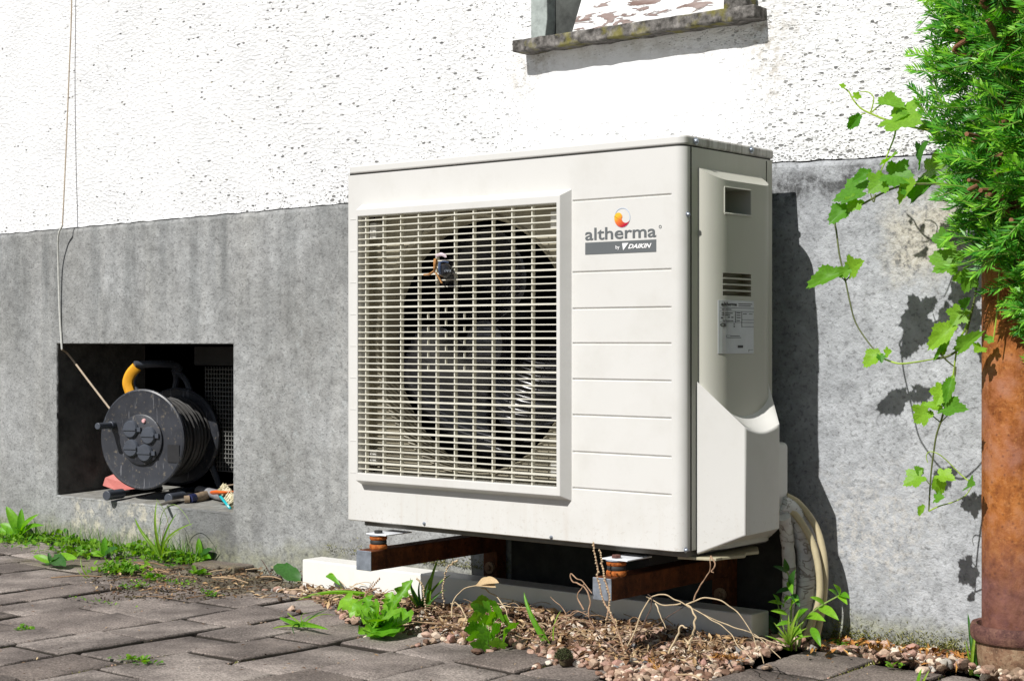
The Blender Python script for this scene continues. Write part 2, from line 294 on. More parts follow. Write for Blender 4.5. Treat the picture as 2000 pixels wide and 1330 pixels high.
M = dict(
    render=m_render(), plinth=m_plinth(), paver=m_paver(), paint=m_paint(), side=m_side(), lid=m_lid_side(),
    rust_pipe=m_rust('rusty_orange_iron', (.15, .042, .014), (.36, .125, .03), (.50, .215, .07), 26, True),
    rust_collar=m_rust('rusty_purple_iron', (.06, .028, .026), (.14, .066, .055), (.25, .135, .09), 45),
    rust_base=m_rust('rusty_base_iron', (.10, .055, .035), (.24, .14, .085), (.38, .28, .18), 38),
    rust_steel=m_rust('rust_brown_steel', (.045, .016, .009), (.10, .034, .014), (.20, .065, .022), 22),
    rust_hot=m_rust('rust_orange_washer', (.20, .05, .012), (.42, .11, .02), (.60, .22, .06), 90),
    galv=simple('galvanised_steel', (.36, .40, .46), .42, .25, 60, .1, metal=.7),
    white_plate=simple('white_plate', (.75, .77, .8), .4, .06),
    rubber=simple('black_rubber', (.022, .022, .022), .7, .3, 60), dark=simple('dark_interior', (.012, .012, .013), .8, .3),
    fin=simple('dark_fins', (.02, .02, .024), .55, .4, 80), fan=simple("fan_plastic", (.014, .014, .020), .34, .25, 40, .03, spec=.9),
    beige_in=simple('beige_shroud', (.33, .30, .225), .5, .1, 12), slat=simple('grille_plastic', (.66, .64, .55), .42, .06, 60, .05, dirt=((.42, .38, .25), .4)),
    seam=simple('seam_dark', (.03, .03, .026), .8), logo=simple('logo_grey', (.115, .125, .13), .5, .03, 10, 0), white=simple('print_white', (.8, .8, .8), .5, .02, 10, 0),
    ring=simple('logo_ring_blue', (.42, .50, .62), .4, .02, 10, 0), swirl=m_swirl(), plate=simple('foil_label', (.42, .44, .45), .3, .08, 20, .03, metal=.3), ink=simple('black_ink', (.02, .02, .02), .6, 0, 10, 0),
    pvc=simple('white_pvc', (.76, .745, .70), .38, .04, 8, .05, dirt=((.40, .36, .30), .35)),
    disc=m_disc(), cable_black=simple('black_cable', (.06, .058, .056), .45, .2, 60), grip=simple('dark_grip', (.06, .068, .085), .4, .15), yellow=simple('orange_tape', (.78, .36, .015), .5, .1, 60),
    pink=simple('faded_red_plastic', (.46, .14, .12), .6, .15, 50), orange=simple('orange_plastic', (.8, .14, .02), .4, .08), teal=simple('teal_plastic', (.01, .38, .42), .35, .06), bristle=m_island('cream_bristles', [(0, (.42, .36, .20)), (1, (.72, .68, .50))], .7),
    steel=simple('dull_steel', (.36, .36, .38), .35, .25, 60, .1, metal=.25), oldmetal=simple('dirty_blade', (.16, .145, .12), .55, .4, 60, metal=.3), wood=simple('weathered_wood', (.27, .20, .13), .7, .35, 50), navy=simple('navy_band', (.015, .02, .07), .5),
    cord=simple('beige_cord', (.42, .34, .25), .6, .2, 120), cord_white=simple('white_cord', (.62, .62, .58), .6, .15, 120), hose=simple('yellowed_conduit', (.50, .43, .27), .5, .15, 30, dirt=((.25, .2, .1), .4)), foam=m_foam(),
    peel=m_peel(), sill=m_sill(), frame_grey=simple('weathered_grey_green', (.34, .38, .36), .8, .25, 40, .4, dirt=((.05, .05, .05), .7)), dark_board=simple('dark_weathered_board', (.055, .06, .055), .85, .5, 30, .4, .002),
    gravel=m_island('pink_gravel', [(0, (.07, .05, .035)), (.18, (.18, .10, .065)), (.34, (.34, .20, .145)), (.48, (.22, .16, .11)), (.62, (.46, .33, .24)), (.76, (.38, .23, .18)), (.88, (.60, .49, .37)), (.95, (.70, .63, .53)), (1, (.12, .12, .13))], .75, 130),
    litter=m_island('dry_litter', [(0, (.035, .02, .012)), (.5, (.17, .09, .045)), (.8, (.42, .27, .13)), (1, (.52, .40, .24))], .8, 90),
    straw=m_island('dry_straw', [(0, (.16, .09, .05)), (.5, (.36, .24, .14)), (1, (.56, .44, .28))], .75, 90),
    stalk=simple('dead_stalk', (.33, .205, .125), .75, .35, 90, .3), stalk_pale=simple('pale_stalk', (.50, .385, .24), .7, .25, 90, .3), stalk_dark=simple('dark_stalk', (.09, .055, .04), .8, .3, 90, .3),
    dryleaf=simple('dry_leaf', (.50, .36, .20), .7, .3, 60), orange_needles=m_island('orange_needles', [(0, (.16, .07, .02)), (.5, (.40, .17, .04)), (1, (.62, .36, .10))], .7),
    soil=simple('dark_soil', (.062, .042, .026), .95, .5, 60, .9, .004, dirt=((.15, .14, .05), .6)),
    moss=m_island('moss', [(0, (.075, .085, .015)), (.6, (.20, .20, .04)), (1, (.34, .32, .10))], .9, 60),
    needle_young=m_leaf('young_yew_needle', (.10, .34, .025), (.30, .60, .05), .30, True, .38), needle=m_leaf('yew_needle', (.022, .15, .018), (.15, .43, .035), .28, True, .38), bark=simple('yew_bark', (.20, .085, .04), .8, .4, 60, .5, .003), shoot=simple('green_shoot', (.16, .26, .04), .6, .2),
    vine=m_leaf('vine_leaf', (.07, .24, .02), (.27, .50, .04), .42, rough=.5), vine_stem=simple('vine_stem', (.10, .12, .035), .6, .3), vine_lime=simple('lime_tendril', (.30, .42, .05), .6, .15),
    weed=m_leaf('weed_leaf', (.10, .30, .015), (.22, .46, .03), .38), weed_dark=m_leaf('dark_weed_leaf', (.028, .10, .018), (.06, .17, .03), .3), grass=m_leaf('grass_blade', (.12, .25, .02), (.28, .42, .05), .35),
    cover=m_leaf('ground_cover_leaf', (.06, .20, .012), (.22, .40, .03), .35, True), weed_stem=simple('weed_stem', (.20, .30, .07), .6, .2),
    plug=simple('black_plug', (.015, .016, .02), .3, .2), amber=simple('amber_plastic', (.46, .22, .07), .35, .25, 90), pale=simple('pale_crumple', (.62, .52, .56), .5, .2, 100), bluegrey=simple('blue_sheen', (.05, .075, .14), .25, .1),
)

# ------------------------------------------------------------------ helpers
def tag(o, label=None, cat=None, group=None, kind=None):
    for k, v in (('label', label), ('category', cat), ('group', group), ('kind', kind)):
        if v: o[k] = v
    return o
def thing(name, loc, label, cat, group=None, rot=None):
    o = bpy.data.objects.new(name, None); col.objects.link(o); o.location = loc; o.empty_display_size = .05
    if rot: o.rotation_euler = rot
    return tag(o, label, cat, group)
def wpos(p):
    v = Vector((0, 0, 0))
    while p is not None: v += Vector(p.location); p = p.parent
    return v
class MB:
    def __init__(s): s.v = []; s.f = []; s.mi = []; s.cur = 0
    def add(s, vs_, fs):
        b = len(s.v); s.v += [tuple(v) for v in vs_]; s.f += [tuple(i+b for i in f) for f in fs]; s.mi += [s.cur]*len(fs)
    def box(s, x0, x1, y0, y1, z0, z1):
        s.add([(x0,y0,z0),(x1,y0,z0),(x1,y1,z0),(x0,y1,z0),(x0,y0,z1),(x1,y0,z1),(x1,y1,z1),(x0,y1,z1)],
              [(0,3,2,1),(4,5,6,7),(0,1,5,4),(1,2,6,5),(2,3,7,6),(3,0,4,7)])
    def quad(s, a, b, c, d): s.add([a, b, c, d], [(0, 1, 2, 3)])
    def prism(s, poly, a, b, axis='y'):
        n = len(poly); f = lambda p, h: {'y': (p[0], h, p[1]), 'z': (p[0], p[1], h), 'x': (h, p[0], p[1])}[axis]
        s.add([f(p, a) for p in poly]+[f(p, b) for p in poly], [tuple(range(n))[::-1], tuple(range(n, 2*n))]+[(i, (i+1)%n, n+(i+1)%n, n+i) for i in range(n)])
    def tube(s, pts, r, n=8, cap=True, flat=1):
        pts = [Vector(p) for p in pts]; rs = list(np.interp(np.linspace(0, 1, len(pts)), np.linspace(0, 1, len(r)), r)) if isinstance(r, (list, tuple)) else [r]*len(pts)
        up = Vector((.13, .21, .97)); rings = []; prev = None
        for i, p in enumerate(pts):
            d = (pts[min(i+1, len(pts)-1)]-pts[max(i-1, 0)]).normalized()
            if prev is None: a = d.cross(up); a = a.normalized() if a.length > .05 else Vector((1, 0, 0))
            else: a = (prev-d*prev.dot(d)).normalized()
            prev = a; b = d.cross(a)
            rings.append([p+a*math.cos(2*math.pi*k/n)*rs[i]+b*math.sin(2*math.pi*k/n)*rs[i]*flat for k in range(n)])
        vs_ = [v for rg in rings for v in rg]; fs = []
        for i in range(len(pts)-1):
            for k in range(n): fs.append((i*n+k, i*n+(k+1)%n, (i+1)*n+(k+1)%n, (i+1)*n+k))
        if cap: fs += [tuple(range(n))[::-1], tuple((len(pts)-1)*n+k for k in range(n))]
        s.add(vs_, fs)
    def lathe(s, prof, c, axis='z', n=48, closed=False):
        "prof: (radius, height)"
        vs_ = []; c = Vector(c)
        for r_, h in prof:
            for k in range(n):
                a = 2*math.pi*k/n; u, w = r_*math.cos(a), r_*math.sin(a)
                vs_.append(c+Vector({'z': (u, w, h), 'y': (u, h, w), 'x': (h, u, w)}[axis]))
        fs = []; m = len(prof)
        for i in range(m if closed else m-1):
            j = (i+1) % m
            for k in range(n): fs.append((i*n+k, i*n+(k+1)%n, j*n+(k+1)%n, j*n+k))
        s.add(vs_, fs)
    def build(s, name, mats, parent=None, local=False, smooth=False, bevel=0, seg=2, kind=None, subsurf=0, weld=False):
        off = Vector((0, 0, 0)) if local or parent is None else wpos(parent)
        me = bpy.data.meshes.new(name); me.from_pydata([(v[0]-off[0], v[1]-off[1], v[2]-off[2]) for v in s.v], [], s.f)
        if not isinstance(mats, (list, tuple)): mats = [mats]
        for m in mats: me.materials.append(m)
        me.polygons.foreach_set('material_index', s.mi); me.update()
        bm = bmesh.new(); bm.from_mesh(me)
        if weld: bmesh.ops.remove_doubles(bm, verts=bm.verts, dist=1e-5)
        bmesh.ops.recalc_face_normals(bm, faces=bm.faces); bm.to_mesh(me); bm.free()
        if smooth: me.polygons.foreach_set('use_smooth', [True]*len(me.polygons))
        o = bpy.data.objects.new(name, me); col.objects.link(o)
        if parent is not None: o.parent = parent
        if bevel:
            b = o.modifiers.new('bevel', 'BEVEL'); b.width = bevel; b.segments = seg; b.limit_method = 'ANGLE'; b.angle_limit = R(35)
        if subsurf:
            b = o.modifiers.new('sub', 'SUBSURF'); b.levels = b.render_levels = subsurf
        if smooth and not subsurf:
            try: me.set_sharp_from_angle(angle=R(40))
            except Exception: pass
        if kind: o['kind'] = kind
        return o
def np_mesh(name, V_, F_, mat, parent=None, smooth=False, kind=None):
    me = bpy.data.meshes.new(name); V_ = np.asarray(V_, float)
    if parent is not None: V_ = V_-np.array(wpos(parent))
    me.from_pydata(V_.tolist(), [], F_.tolist() if hasattr(F_, 'tolist') else F_); me.materials.append(mat); me.update()
    if smooth: me.polygons.foreach_set('use_smooth', [True]*len(me.polygons))
    o = bpy.data.objects.new(name, me); col.objects.link(o)
    if parent is not None: o.parent = parent
    if kind: o['kind'] = kind
    return o
def inst(name, me, parent, loc, rot=None, scale=1):
    o = bpy.data.objects.new(name, me); col.objects.link(o); o.parent = parent
    o.location = Vector(loc)-(wpos(parent) if parent else Vector((0, 0, 0)))
    if rot: o.rotation_euler = rot
    o.scale = (scale,)*3 if isinstance(scale, (int, float)) else scale
    return o
def smooth_path(pts, k=6):
    "Catmull-Rom through the points"
    P = [Vector(p) for p in pts]; P = [P[0]*2-P[1]]+P+[P[-1]*2-P[-2]]; out = []
    for i in range(1, len(P)-2):
        for j in range(k):
            t = j/k; a, b, c, d = P[i-1], P[i], P[i+1], P[i+2]
            out.append(.5*((2*b)+(c-a)*t+(2*a-5*b+4*c-d)*t*t+(3*b-a-3*c+d)*t**3))
    out.append(P[-2]); return out
def text_mesh(txt, size, shear=0, sx=1, bold=0, depth=.0002, space=1):
    cu = bpy.data.curves.new('t', 'FONT'); cu.body = txt; cu.size = size; cu.shear = shear; cu.offset = bold; cu.extrude = depth; cu.space_character = space; cu.resolution_u = 4
    ob = bpy.data.objects.new('t', cu); col.objects.link(ob)
    dg = bpy.context.evaluated_depsgraph_get(); dg.update(); me = bpy.data.meshes.new_from_object(ob.evaluated_get(dg))
    bpy.data.objects.remove(ob)
    for v in me.vertices: v.co.x *= sx
    return me
def put_text(name, txt, parent, p0, width, height, mat, face='front', **kw):
    me = text_mesh(txt, 1, **kw); xs = [v.co.x for v in me.vertices]; ys = [v.co.y for v in me.vertices]
    x0, y0 = min(xs), min(ys); sx = width/(max(xs)-x0); sy = height/(max(ys)-y0); off = wpos(parent)
    for v in me.vertices:
        a, b, c = (v.co.x-x0)*sx, (v.co.y-y0)*sy, v.co.z
        v.co = (Vector((p0[0]+a, p0[1]-c, p0[2]+b)) if face == 'front' else Vector((p0[0]+c+bulge(p0[1]+a)-.034, p0[1]+a, p0[2]+b)))-off
    me.materials.clear(); me.materials.append(mat); me.name = name
    o = bpy.data.objects.new(name, me); col.objects.link(o); o.parent = parent; return o

# ================================================================== GROUND
g = MB(); g.box(-60, 60, -70, .384, -.30, -.028)
ground = tag(g.build('ground', M['soil']), kind='structure')
# gravel bed outline (pixels on the ground, then the wall side)
GV = [Gd(*p).xy for p in [(600,1166), (640,1192), (690,1218), (800,1243), (920,1258), (1010,1268), (1090,1292), (1200,1312), (1320,1318), (1400,1300), (1480,1275), (1560,1240), (1640,1243), (1750,1278), (1840,1295), (1880,1322), (1960, 1352)]]
GV = [Vector((v.x, v.y)) for v in GV]+[Vector((1.8, .30)), Vector((1.8, .384)), Vector((.9, .384)), Vector((-.40, .384)), Vector((-.42, .25))]
def inside(x, y, poly):
    c = False; n = len(poly)
    for i in range(n):
        a, b = poly[i], poly[(i+1) % n]
        if (a[1] > y) != (b[1] > y) and x < (b[0]-a[0])*(y-a[1])/(b[1]-a[1])+a[0]: c = not c
    return c
# pavers: columns running towards the wall, three stone lengths
def paver_mesh(L, Wd, seed):
    rr = random.Random(seed); nx, ny = 7, 9 if L > .15 else 7; H = .05; vs_ = []; idx = {}
    bm = bmesh.new()
    for i in range(nx):
        for j in range(ny):
            ed = .06
            fx = [0, .022, .12, .5, .88, .978, 1][i]; fy = j/(ny-1) if 1 < j < ny-2 else {0: 0, 1: .016, ny-2: .984, ny-1: 1}[j]
            x = (fx-.5)*Wd; y = (fy-.5)*L; e = min(i, nx-1-i, 2); e2 = min(j, ny-1-j, 2)
            z = -[.0045, .0006, 0][min(e, e2)]
            if min(e, e2) == 0: x += rr.uniform(-.0014, .0014); y += rr.uniform(-.0014, .0014); z -= rr.uniform(0, .0015)
            z += rr.uniform(-.0006, .0006)
            idx[i, j] = bm.verts.new((x, y, z))
    for i in range(nx-1):
        for j in range(ny-1): bm.faces.new((idx[i, j], idx[i+1, j], idx[i+1, j+1], idx[i, j+1]))
    rim = [idx[i, 0] for i in range(nx)]+[idx[nx-1, j] for j in range(1, ny)]+[idx[i, ny-1] for i in range(nx-2, -1, -1)]+[idx[0, j] for j in range(ny-2, 0, -1)]
    lo = [bm.verts.new((v.co.x, v.co.y, -H)) for v in rim]; n = len(rim)
    for k in range(n): bm.faces.new((rim[k], lo[k], lo[(k+1) % n], rim[(k+1) % n]))
    me = bpy.data.meshes.new('paving_stone'); bm.to_mesh(me); bm.free(); me.materials.append(M['paver'])
    me.polygons.foreach_set('use_smooth', [True]*len(me.polygons))
    try: me.set_sharp_from_angle(angle=R(50))
    except Exception: pass
    return me
WD = .138; GAP = .0078
LENS = [.128, .193, .262]
PM = [[paver_mesh(L, WD, 10*i+k) for k in range(4)] for i, L in enumerate(LENS)]
covers = []
paving = bpy.data.objects.new('pavement', None); col.objects.link(paving); paving['kind'] = 'structure'
def hump(x, y): return .007*mnoise.noise(Vector((x*1.9, y*1.9, 3.3)))
far_v, far_f = [], []; npav = 0
rr = random.Random(5)
for c_ in range(-26, 22):
    xc = -.337+c_*(WD+GAP); y = .378-rr.choice([0, .05, .09, .12])
    first = True
    while y > -3.2:
        k = rr.choices([0, 1, 2], [.3, .45, .25])[0]; L = LENS[k]
        if first and y < .3: pass
        yc = y-L/2; y -= L+GAP; first = False
        cx_ = xc+rr.uniform(-.002, .002)+.012*math.sin(yc*2.1+1)
        if inside(cx_, yc, GV) or (yc > .2 and cx_ > -.45 and cx_ < .95): continue
        if (cx_-1.30)**2+(yc-.30)**2 < .018: continue
        e = .03; gx = (hump(cx_+e, yc)-hump(cx_-e, yc))/(2*e); gy = (hump(cx_, yc+e)-hump(cx_, yc-e))/(2*e)
        covers.append((cx_-WD/2, cx_+WD/2, yc-L/2, yc+L/2))
        loc = Vector((cx_, yc, hump(cx_, yc)+rr.uniform(-.0035, .0035))); rot = (math.atan(gy)+rr.gauss(0, .009), -math.atan(gx)+rr.gauss(0, .012), rr.gauss(0, .009))
        q = to_px(loc); me = PM[k][rr.randrange(4)]
        if -80 < q[0] < 2080 and q[1] < 1420 and npav < 298:
            o = inst('paving_stone', me, paving, loc, rot); npav += 1
        else:
            from mathutils import Euler
            mt = Matrix.Translation(loc) @ Euler(rot).to_matrix().to_4x4(); b = len(far_v)
            far_v += [tuple(mt @ v.co) for v in me.vertices]; far_f += [tuple(i+b for i in p.vertices) for p in me.polygons]
o = np_mesh('outer_paving_stones', np.array(far_v), far_f, M['paver'], paving, True, 'stuff')
# paved yard further out, one sheet
g = MB(); g.box(-60, 60, -70, -3.2, -.027, -.003); g.box(-60, -4.2, -3.2, .384, -.027, -.003); g.box(3.0, 60, -3.2, .384, -.027, -.003)
tag(g.build('yard_surface', M['paver']), kind='structure')

# ================================================================== HOUSE WALL
house = thing('house_wall', (0, 0, 0), 'white rough-rendered house wall on a grey cement base with a small niche', 'wall')
PY, RYY = .385, .397
NX0, NX1, NZ0, NZ1, NB = -1.560, -.796, .130, .567, .70
def ptop(x):
    K = [(-9, .885), (-1.84, .893), (-.386, .907), (.784, .923), (1.2, .914), (9, .90)]
    for (a, b), (c, d) in zip(K, K[1:]):
        if a <= x <= c: return b+(d-b)*(x-a)/(c-a)+.0028*mnoise.noise(Vector((x*23, 1, 0)))+.0014*mnoise.noise(Vector((x*70, 3, 0)))
p = MB(); xs = [-7]+[-4+.25*i for i in range(9)]+list(np.arange(-1.9, 2.4, .02))+[2.6, 3, 4, 6]
xs = sorted(set([round(float(x), 4) for x in xs if not (abs(x-NX0) < .008 or abs(x-NX1) < .008)]+[NX0, NX1]))
for a, b in zip(xs, xs[1:]):
    ta, tb = ptop(a), ptop(b)
    if a >= NX0-1e-6 and b <= NX1+1e-6:
        p.quad((a, PY, -.2), (b, PY, -.2), (b, PY, NZ0), (a, PY, NZ0)); p.quad((a, PY, NZ1), (b, PY, NZ1), (b, PY, tb-.012), (a, PY, ta-.012))
    else: p.quad((a, PY, -.2), (b, PY, -.2), (b, PY, tb-.012), (a, PY, ta-.012))
    p.quad((a, PY, ta-.012), (b, PY, tb-.012), (b, PY+.003, tb-.003), (a, PY+.003, ta-.003))
    p.quad((a, PY+.003, ta-.003), (b, PY+.003, tb-.003), (b, RYY+.02, tb+.002), (a, RYY+.02, ta+.002))
p.build('cement_base', M['plinth'], house, weld=True)
# niche
p = MB()
p.quad((NX0, PY, NZ0), (NX1, PY, NZ0), (NX1, NB, NZ0+.012), (NX0, NB, NZ0+.012))
p.build('niche_floor', simple('dirty_cement', (.25, .245, .225), .95, .3, 40, .6, .003, dirt=((.10, .09, .05), .6)), house)
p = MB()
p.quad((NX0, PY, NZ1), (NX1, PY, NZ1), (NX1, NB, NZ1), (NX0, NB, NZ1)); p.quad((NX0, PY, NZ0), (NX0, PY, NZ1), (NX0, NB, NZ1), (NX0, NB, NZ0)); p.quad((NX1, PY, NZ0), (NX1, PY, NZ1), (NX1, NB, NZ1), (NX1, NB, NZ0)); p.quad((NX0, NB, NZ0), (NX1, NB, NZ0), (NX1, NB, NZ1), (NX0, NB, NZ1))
p.build('niche_lining', simple('dark_cement', (.085, .083, .076), .95, .6, 16, .6, .003), house)  # lining in a darker tone than the niche floor
# crumbly rounded rim of the opening
rim = MB(); a_, b_ = .0032, PY+.0034
def rimrun(p0, p1, sd):
    n_ = int((Vector(p1)-Vector(p0)).length/.009); P_ = [Vector(p0).lerp(Vector(p1), k/n_) for k in range(n_+1)]
    rim.tube([q_+Vector((0, .0012*mnoise.noise(Vector((k*.7, sd, 0))), 0)) for k, q_ in enumerate(P_)], [.0042+.0018*mnoise.noise(Vector((k*.45, sd, 5)))+.0012*mnoise.noise(Vector((k*1.7, sd, 8))) for k in range(n_+1)], 8)
rimrun((NX0-a_, b_, NZ0-.004), (NX0-a_, b_, NZ1+.004), 1); rimrun((NX1+a_, b_, NZ0-.004), (NX1+a_, b_, NZ1+.004), 2); rimrun((NX0-.004, b_, NZ1+a_), (NX1+.004, b_, NZ1+a_), 3); rimrun((NX0-.004, b_, NZ0-a_), (NX1+.004, b_, NZ0-a_), 4)
rim.build('niche_rim', M['plinth'], house, smooth=True)
# wire mesh screen at the back of the niche
sc = MB(); y = .648; x0, x1, z0, z1 = -1.22, NX1-.002, .205, .50
nx = int((x1-x0)/.0125)
for i in range(nx+1):
    x = x0+i*.0125; sc.box(x-.0011, x+.0011, y, y+.002, z0, z1)
for i in range(int((z1-z0)/.0125)+1):
    z = z0+i*.0125; sc.box(x0, x1, y-.0021, y-.0002, z-.0011, z+.0011)
sc.build('wire_screen', simple('dusty_wire', (.17, .17, .16), .6, .3, 90), house)
p = MB(); p.box(x0-.05, x1, y+.001, y+.016, z1+.004, NZ1-.01); p.build('screen_top_board', simple('dim_board', (.045, .045, .045), .8), house)
p = MB(); p.box(.135, .842, .3765, .3835, .01, .24); p.build('added_shade_sheet', simple('shade_sheet_black', (.03, .03, .028), .9, .4, 30, .4, .002), house)  # black sheet added to deepen the shade on the wall under the unit
# render with window opening
WX0, WX1, WZ = .185, .742, 1.222
p = MB()
for a, b in zip(xs, xs[1:]):
    ta, tb = ptop(a)+.0012, ptop(b)+.0012; segs = [(None, WZ), (WZ, 2.3), (2.3, 3.4)]
    j = .0025*mnoise.noise(Vector((a*30, 2, 0))); j2 = .0025*mnoise.noise(Vector((b*30, 2, 0)))
    for lo, hi in segs:
        if lo == WZ and a > WX0-.012 and b < WX1+.012: continue
        p.quad((a, RYY, ta+j if lo is None else lo), (b, RYY, tb+j2 if lo is None else lo), (b, RYY, hi), (a, RYY, hi))
wx0 = min(a for a in xs if a > WX0-.012); wx1 = max(b for b in xs if b < WX1+.012)
p.quad((wx0, RYY, WZ), (wx0, RYY, 2.3), (wx0, .56, 2.3), (wx0, .56, WZ)); p.quad((wx1, RYY, WZ), (wx1, RYY, 2.3), (wx1, .56, 2.3), (wx1, .56, WZ))
p.quad((wx0, RYY, 2.3), (wx1, RYY, 2.3), (wx1, .56, 2.3), (wx0, .56, 2.3)); p.quad((wx0, RYY, WZ), (wx1, RYY, WZ), (wx1, .56, WZ), (wx0, .56, WZ))
p.box(-7, 6, .70, .74, -.2, 3.4); p.box(-7, -6.9, RYY+.002, .70, -.2, 3.4); p.box(5.9, 6, RYY+.002, .70, -.2, 3.4); p.box(-7, 6, RYY+.002, .70, 3.4, 3.44)
p.build('white_render', M['render'], house, weld=True)
# window: sill slab, grey jamb strip, dark board, peeling white board, frame and pane above
win = MB()
n = 40; top, bot = [], []
SX0, SX1, SY = .160, .768, .348
for i in range(n+1):
    x = SX0+(SX1-SX0)*i/n; h = .002*mnoise.noise(Vector((x*40, 0, 7))); top.append((x, WZ+.008+h)); bot.append((x, WZ-.018+h*1.3+.001*math.sin(x*60)))
win.prism(bot+top[::-1], SY, RYY+.05, 'y')
win.build('window_sill', M['sill'], house, bevel=.003)
p = MB(); p.prism([(wx0+.003, WZ+.008), (wx0+.042, WZ+.010), (wx0+.048, WZ+.05), (wx0+.044, 1.6), (wx0+.003, 1.6)], RYY-.012, RYY+.03); p.build('jamb_strip', M['frame_grey'], house, bevel=.002)
p = MB(); p.prism([(wx0+.046, WZ+.010), (.330, WZ+.012), (.338, WZ+.05), (.345, 1.6), (wx0+.05, 1.6)], .415, .44); p.build('dark_board', M['dark_board'], house, bevel=.002)
p = MB(); p.prism([(.305, WZ+.0095), (.735, WZ+.0095), (.735, WZ+.120), (.345, WZ+.115)], .372, .397); p.build('peeling_board', M['peel'], house, bevel=.0015)
p = MB(); p.box(wx0+.05, wx1-.004, .45, .49, WZ+.12, WZ+.17); p.box(wx1-.05, wx1-.004, .45, .49, WZ+.17, 2.29); p.box(wx0+.05, wx0+.09, .45, .49, WZ+.17, 2.29); wf = p.build('window_frame', M['peel'], house)
p = MB(); p.box(wx0+.09, wx1-.05, .465, .470, WZ+.17, 2.29); p.build('window_pane', simple('dark_glass', (.02, .025, .03), .08, .1), wf)
p = MB(); p.box(wx1-.045, wx1+.008, .352, .392, WZ+.004, WZ+.035); p.build('sill_end_block', M['sill'], house, bevel=.004)

# cord hanging down the wall to the niche
cord = thing('hanging_cord', W(122, 445, .36), 'thin beige cord hanging down the white wall into the niche', 'cord')
cp = [W(141, -260, .388), W(140, 0, .384), W(135, 140, .378), W(129, 290, .365), W(124, 400, .352), W(122, 440, .352), W(114, 462, .356), W(114, 520, .372), W(117, 620, .380), W(121, 682, .381)]
c1 = MB(); c1.tube(smooth_path(cp[:6]), .0022, 6); c1.build('cord_upper', M['cord'], cord, smooth=True)
c1 = MB(); c1.tube(smooth_path(cp[5:]), .0028, 6); c1.build('cord_middle', M['cord_white'], cord, smooth=True)
c1 = MB(); c1.tube(smooth_path([cp[-1], W(135, 694, .42), W(170, 740, .43), W(210, 792, .44), W(240, 830, .45)]), .0030, 6); c1.build('cord_end', M['cord'], cord, smooth=True)

# ================================================================== HEAT PUMP UNIT
UW, UB, UT, ULID, UD = .832, .204, .917, .937, .307
unit = thing('heat_pump_unit', (.416, .15, .204), 'cream outdoor heat pump unit with a big square fan grille, on brackets', 'heat pump')
def arc(cx_, cy_, r_, a0, a1, n): return [(cx_+r_*math.cos(R(a0+(a1-a0)*i/n)), cy_+r_*math.sin(R(a0+(a1-a0)*i/n))) for i in range(n+1)]
FR = .020
# front panel
GR = [.832, .700, .633, .569, .503, .437, .369, .302]; PG = (.590, .806); LG = (.006, .034)
OX0, OX1, OZ0, OZ1 = .058, .572, .296, .836
path = [(0, UD), (0, .05), (0, .016)]+arc(.008, .008, .008, 180, 270, 4)+[(u, 0) for u in (.0085, .0345, OX0, .2, .35, .45, OX1, .5885, .5915, .8045, .8075)]+arc(UW-FR, FR, FR, 270, 360, 8)+[(UW, .0225)]
zs = sorted([UB, UT, OZ0, OZ1, .26, .88]+[z+d for z in GR for d in (-.0022, -.0007, .0007, .0030)])
def disp(u, v, z):
    if v > 1e-6: return v
    for gz in GR:
        if abs(z-gz) < .00075 and (.591 < u < .805): return v+.0030
    return v
p = MB(); rows = []
grid = [[(u, disp(u, v, z), z) for u, v in path] for z in zs]
for j in range(len(zs)-1):
    for i in range(len(path)-1):
        a, b = grid[j][i], grid[j][i+1]
        if a[0] >= OX0-1e-6 and b[0] <= OX1+1e-6 and a[1] < .001 and b[1] < .001 and zs[j] >= OZ0-1e-6 and zs[j+1] <= OZ1+1e-6: continue
        p.quad(grid[j][i], grid[j][i+1], grid[j+1][i+1], grid[j+1][i])
# chamfered bottom lip
p.quad((.0, .0, UB), (UW-.02, 0, UB), (UW-.02, .010, UB-.003), (0, .010, UB-.003))
fp = p.build('front_panel', M['paint'], unit, smooth=True, weld=True)
for pl_ in fp.data.polygons:
    x_ = pl_.center.x+wpos(unit)[0]; pl_.use_smooth = x_ > UW-FR+.0005 or x_ < .008
# short embossed ticks at the left edge
for k in range(9):
    tk = MB(); z = .826-.0655*k; tk.box(.010, .032, -.0007, .001, z-.0010, z+.0010); tk.build('embossed_tick', M['paint'], unit)
# lid
lid = MB(); o_ = .0025
rp = arc(FR, FR-o_, FR, 180, 270, 6)+arc(UW+o_-FR-.002, FR-o_+.002, FR, 270, 360, 8)+[(UW+o_, UD+o_), (-o_, UD+o_)]
lid.prism(rp, UT+.0025, ULID, 'z'); lid_o = lid.build('lid', M['lid'], unit, bevel=.004, seg=3, smooth=True)
p = MB(); p.prism(arc(FR, FR+.0015, FR, 180, 270, 6)[0:0]+arc(.012, .012, .0105, 180, 270, 5)+arc(UW-FR-.001, FR+.001, FR-.0005, 270, 360, 8)+[(UW-.0015, UD-.004), (.0015, UD-.004)], UT-.003, UT+.004, 'z'); p.build('lid_seam', M['seam'], unit)
def screw(pt, axis, parent=unit, r=.0042, mat='galv'):
    b = MB(); prof = [(0, -.004), (r*.6, -.0038), (r, -.002), (r*1.05, 0), (r*1.5, .0002), (r*1.5, .001)]
    b.lathe([(a, h) for a, h in prof] if axis == 'y' else [(a, -h) for a, h in prof], pt, axis, 12); return b.build('screw', M[mat], parent, smooth=True)
screw(S(1360, 276, UW+o_), 'x', r=.0045); screw(S(1468, 293, UW+o_), 'x', r=.0045)
screw(S(1344, 419, UW), 'x', r=.0036); screw(S(1340, 1074, UW), 'x', r=.0036)
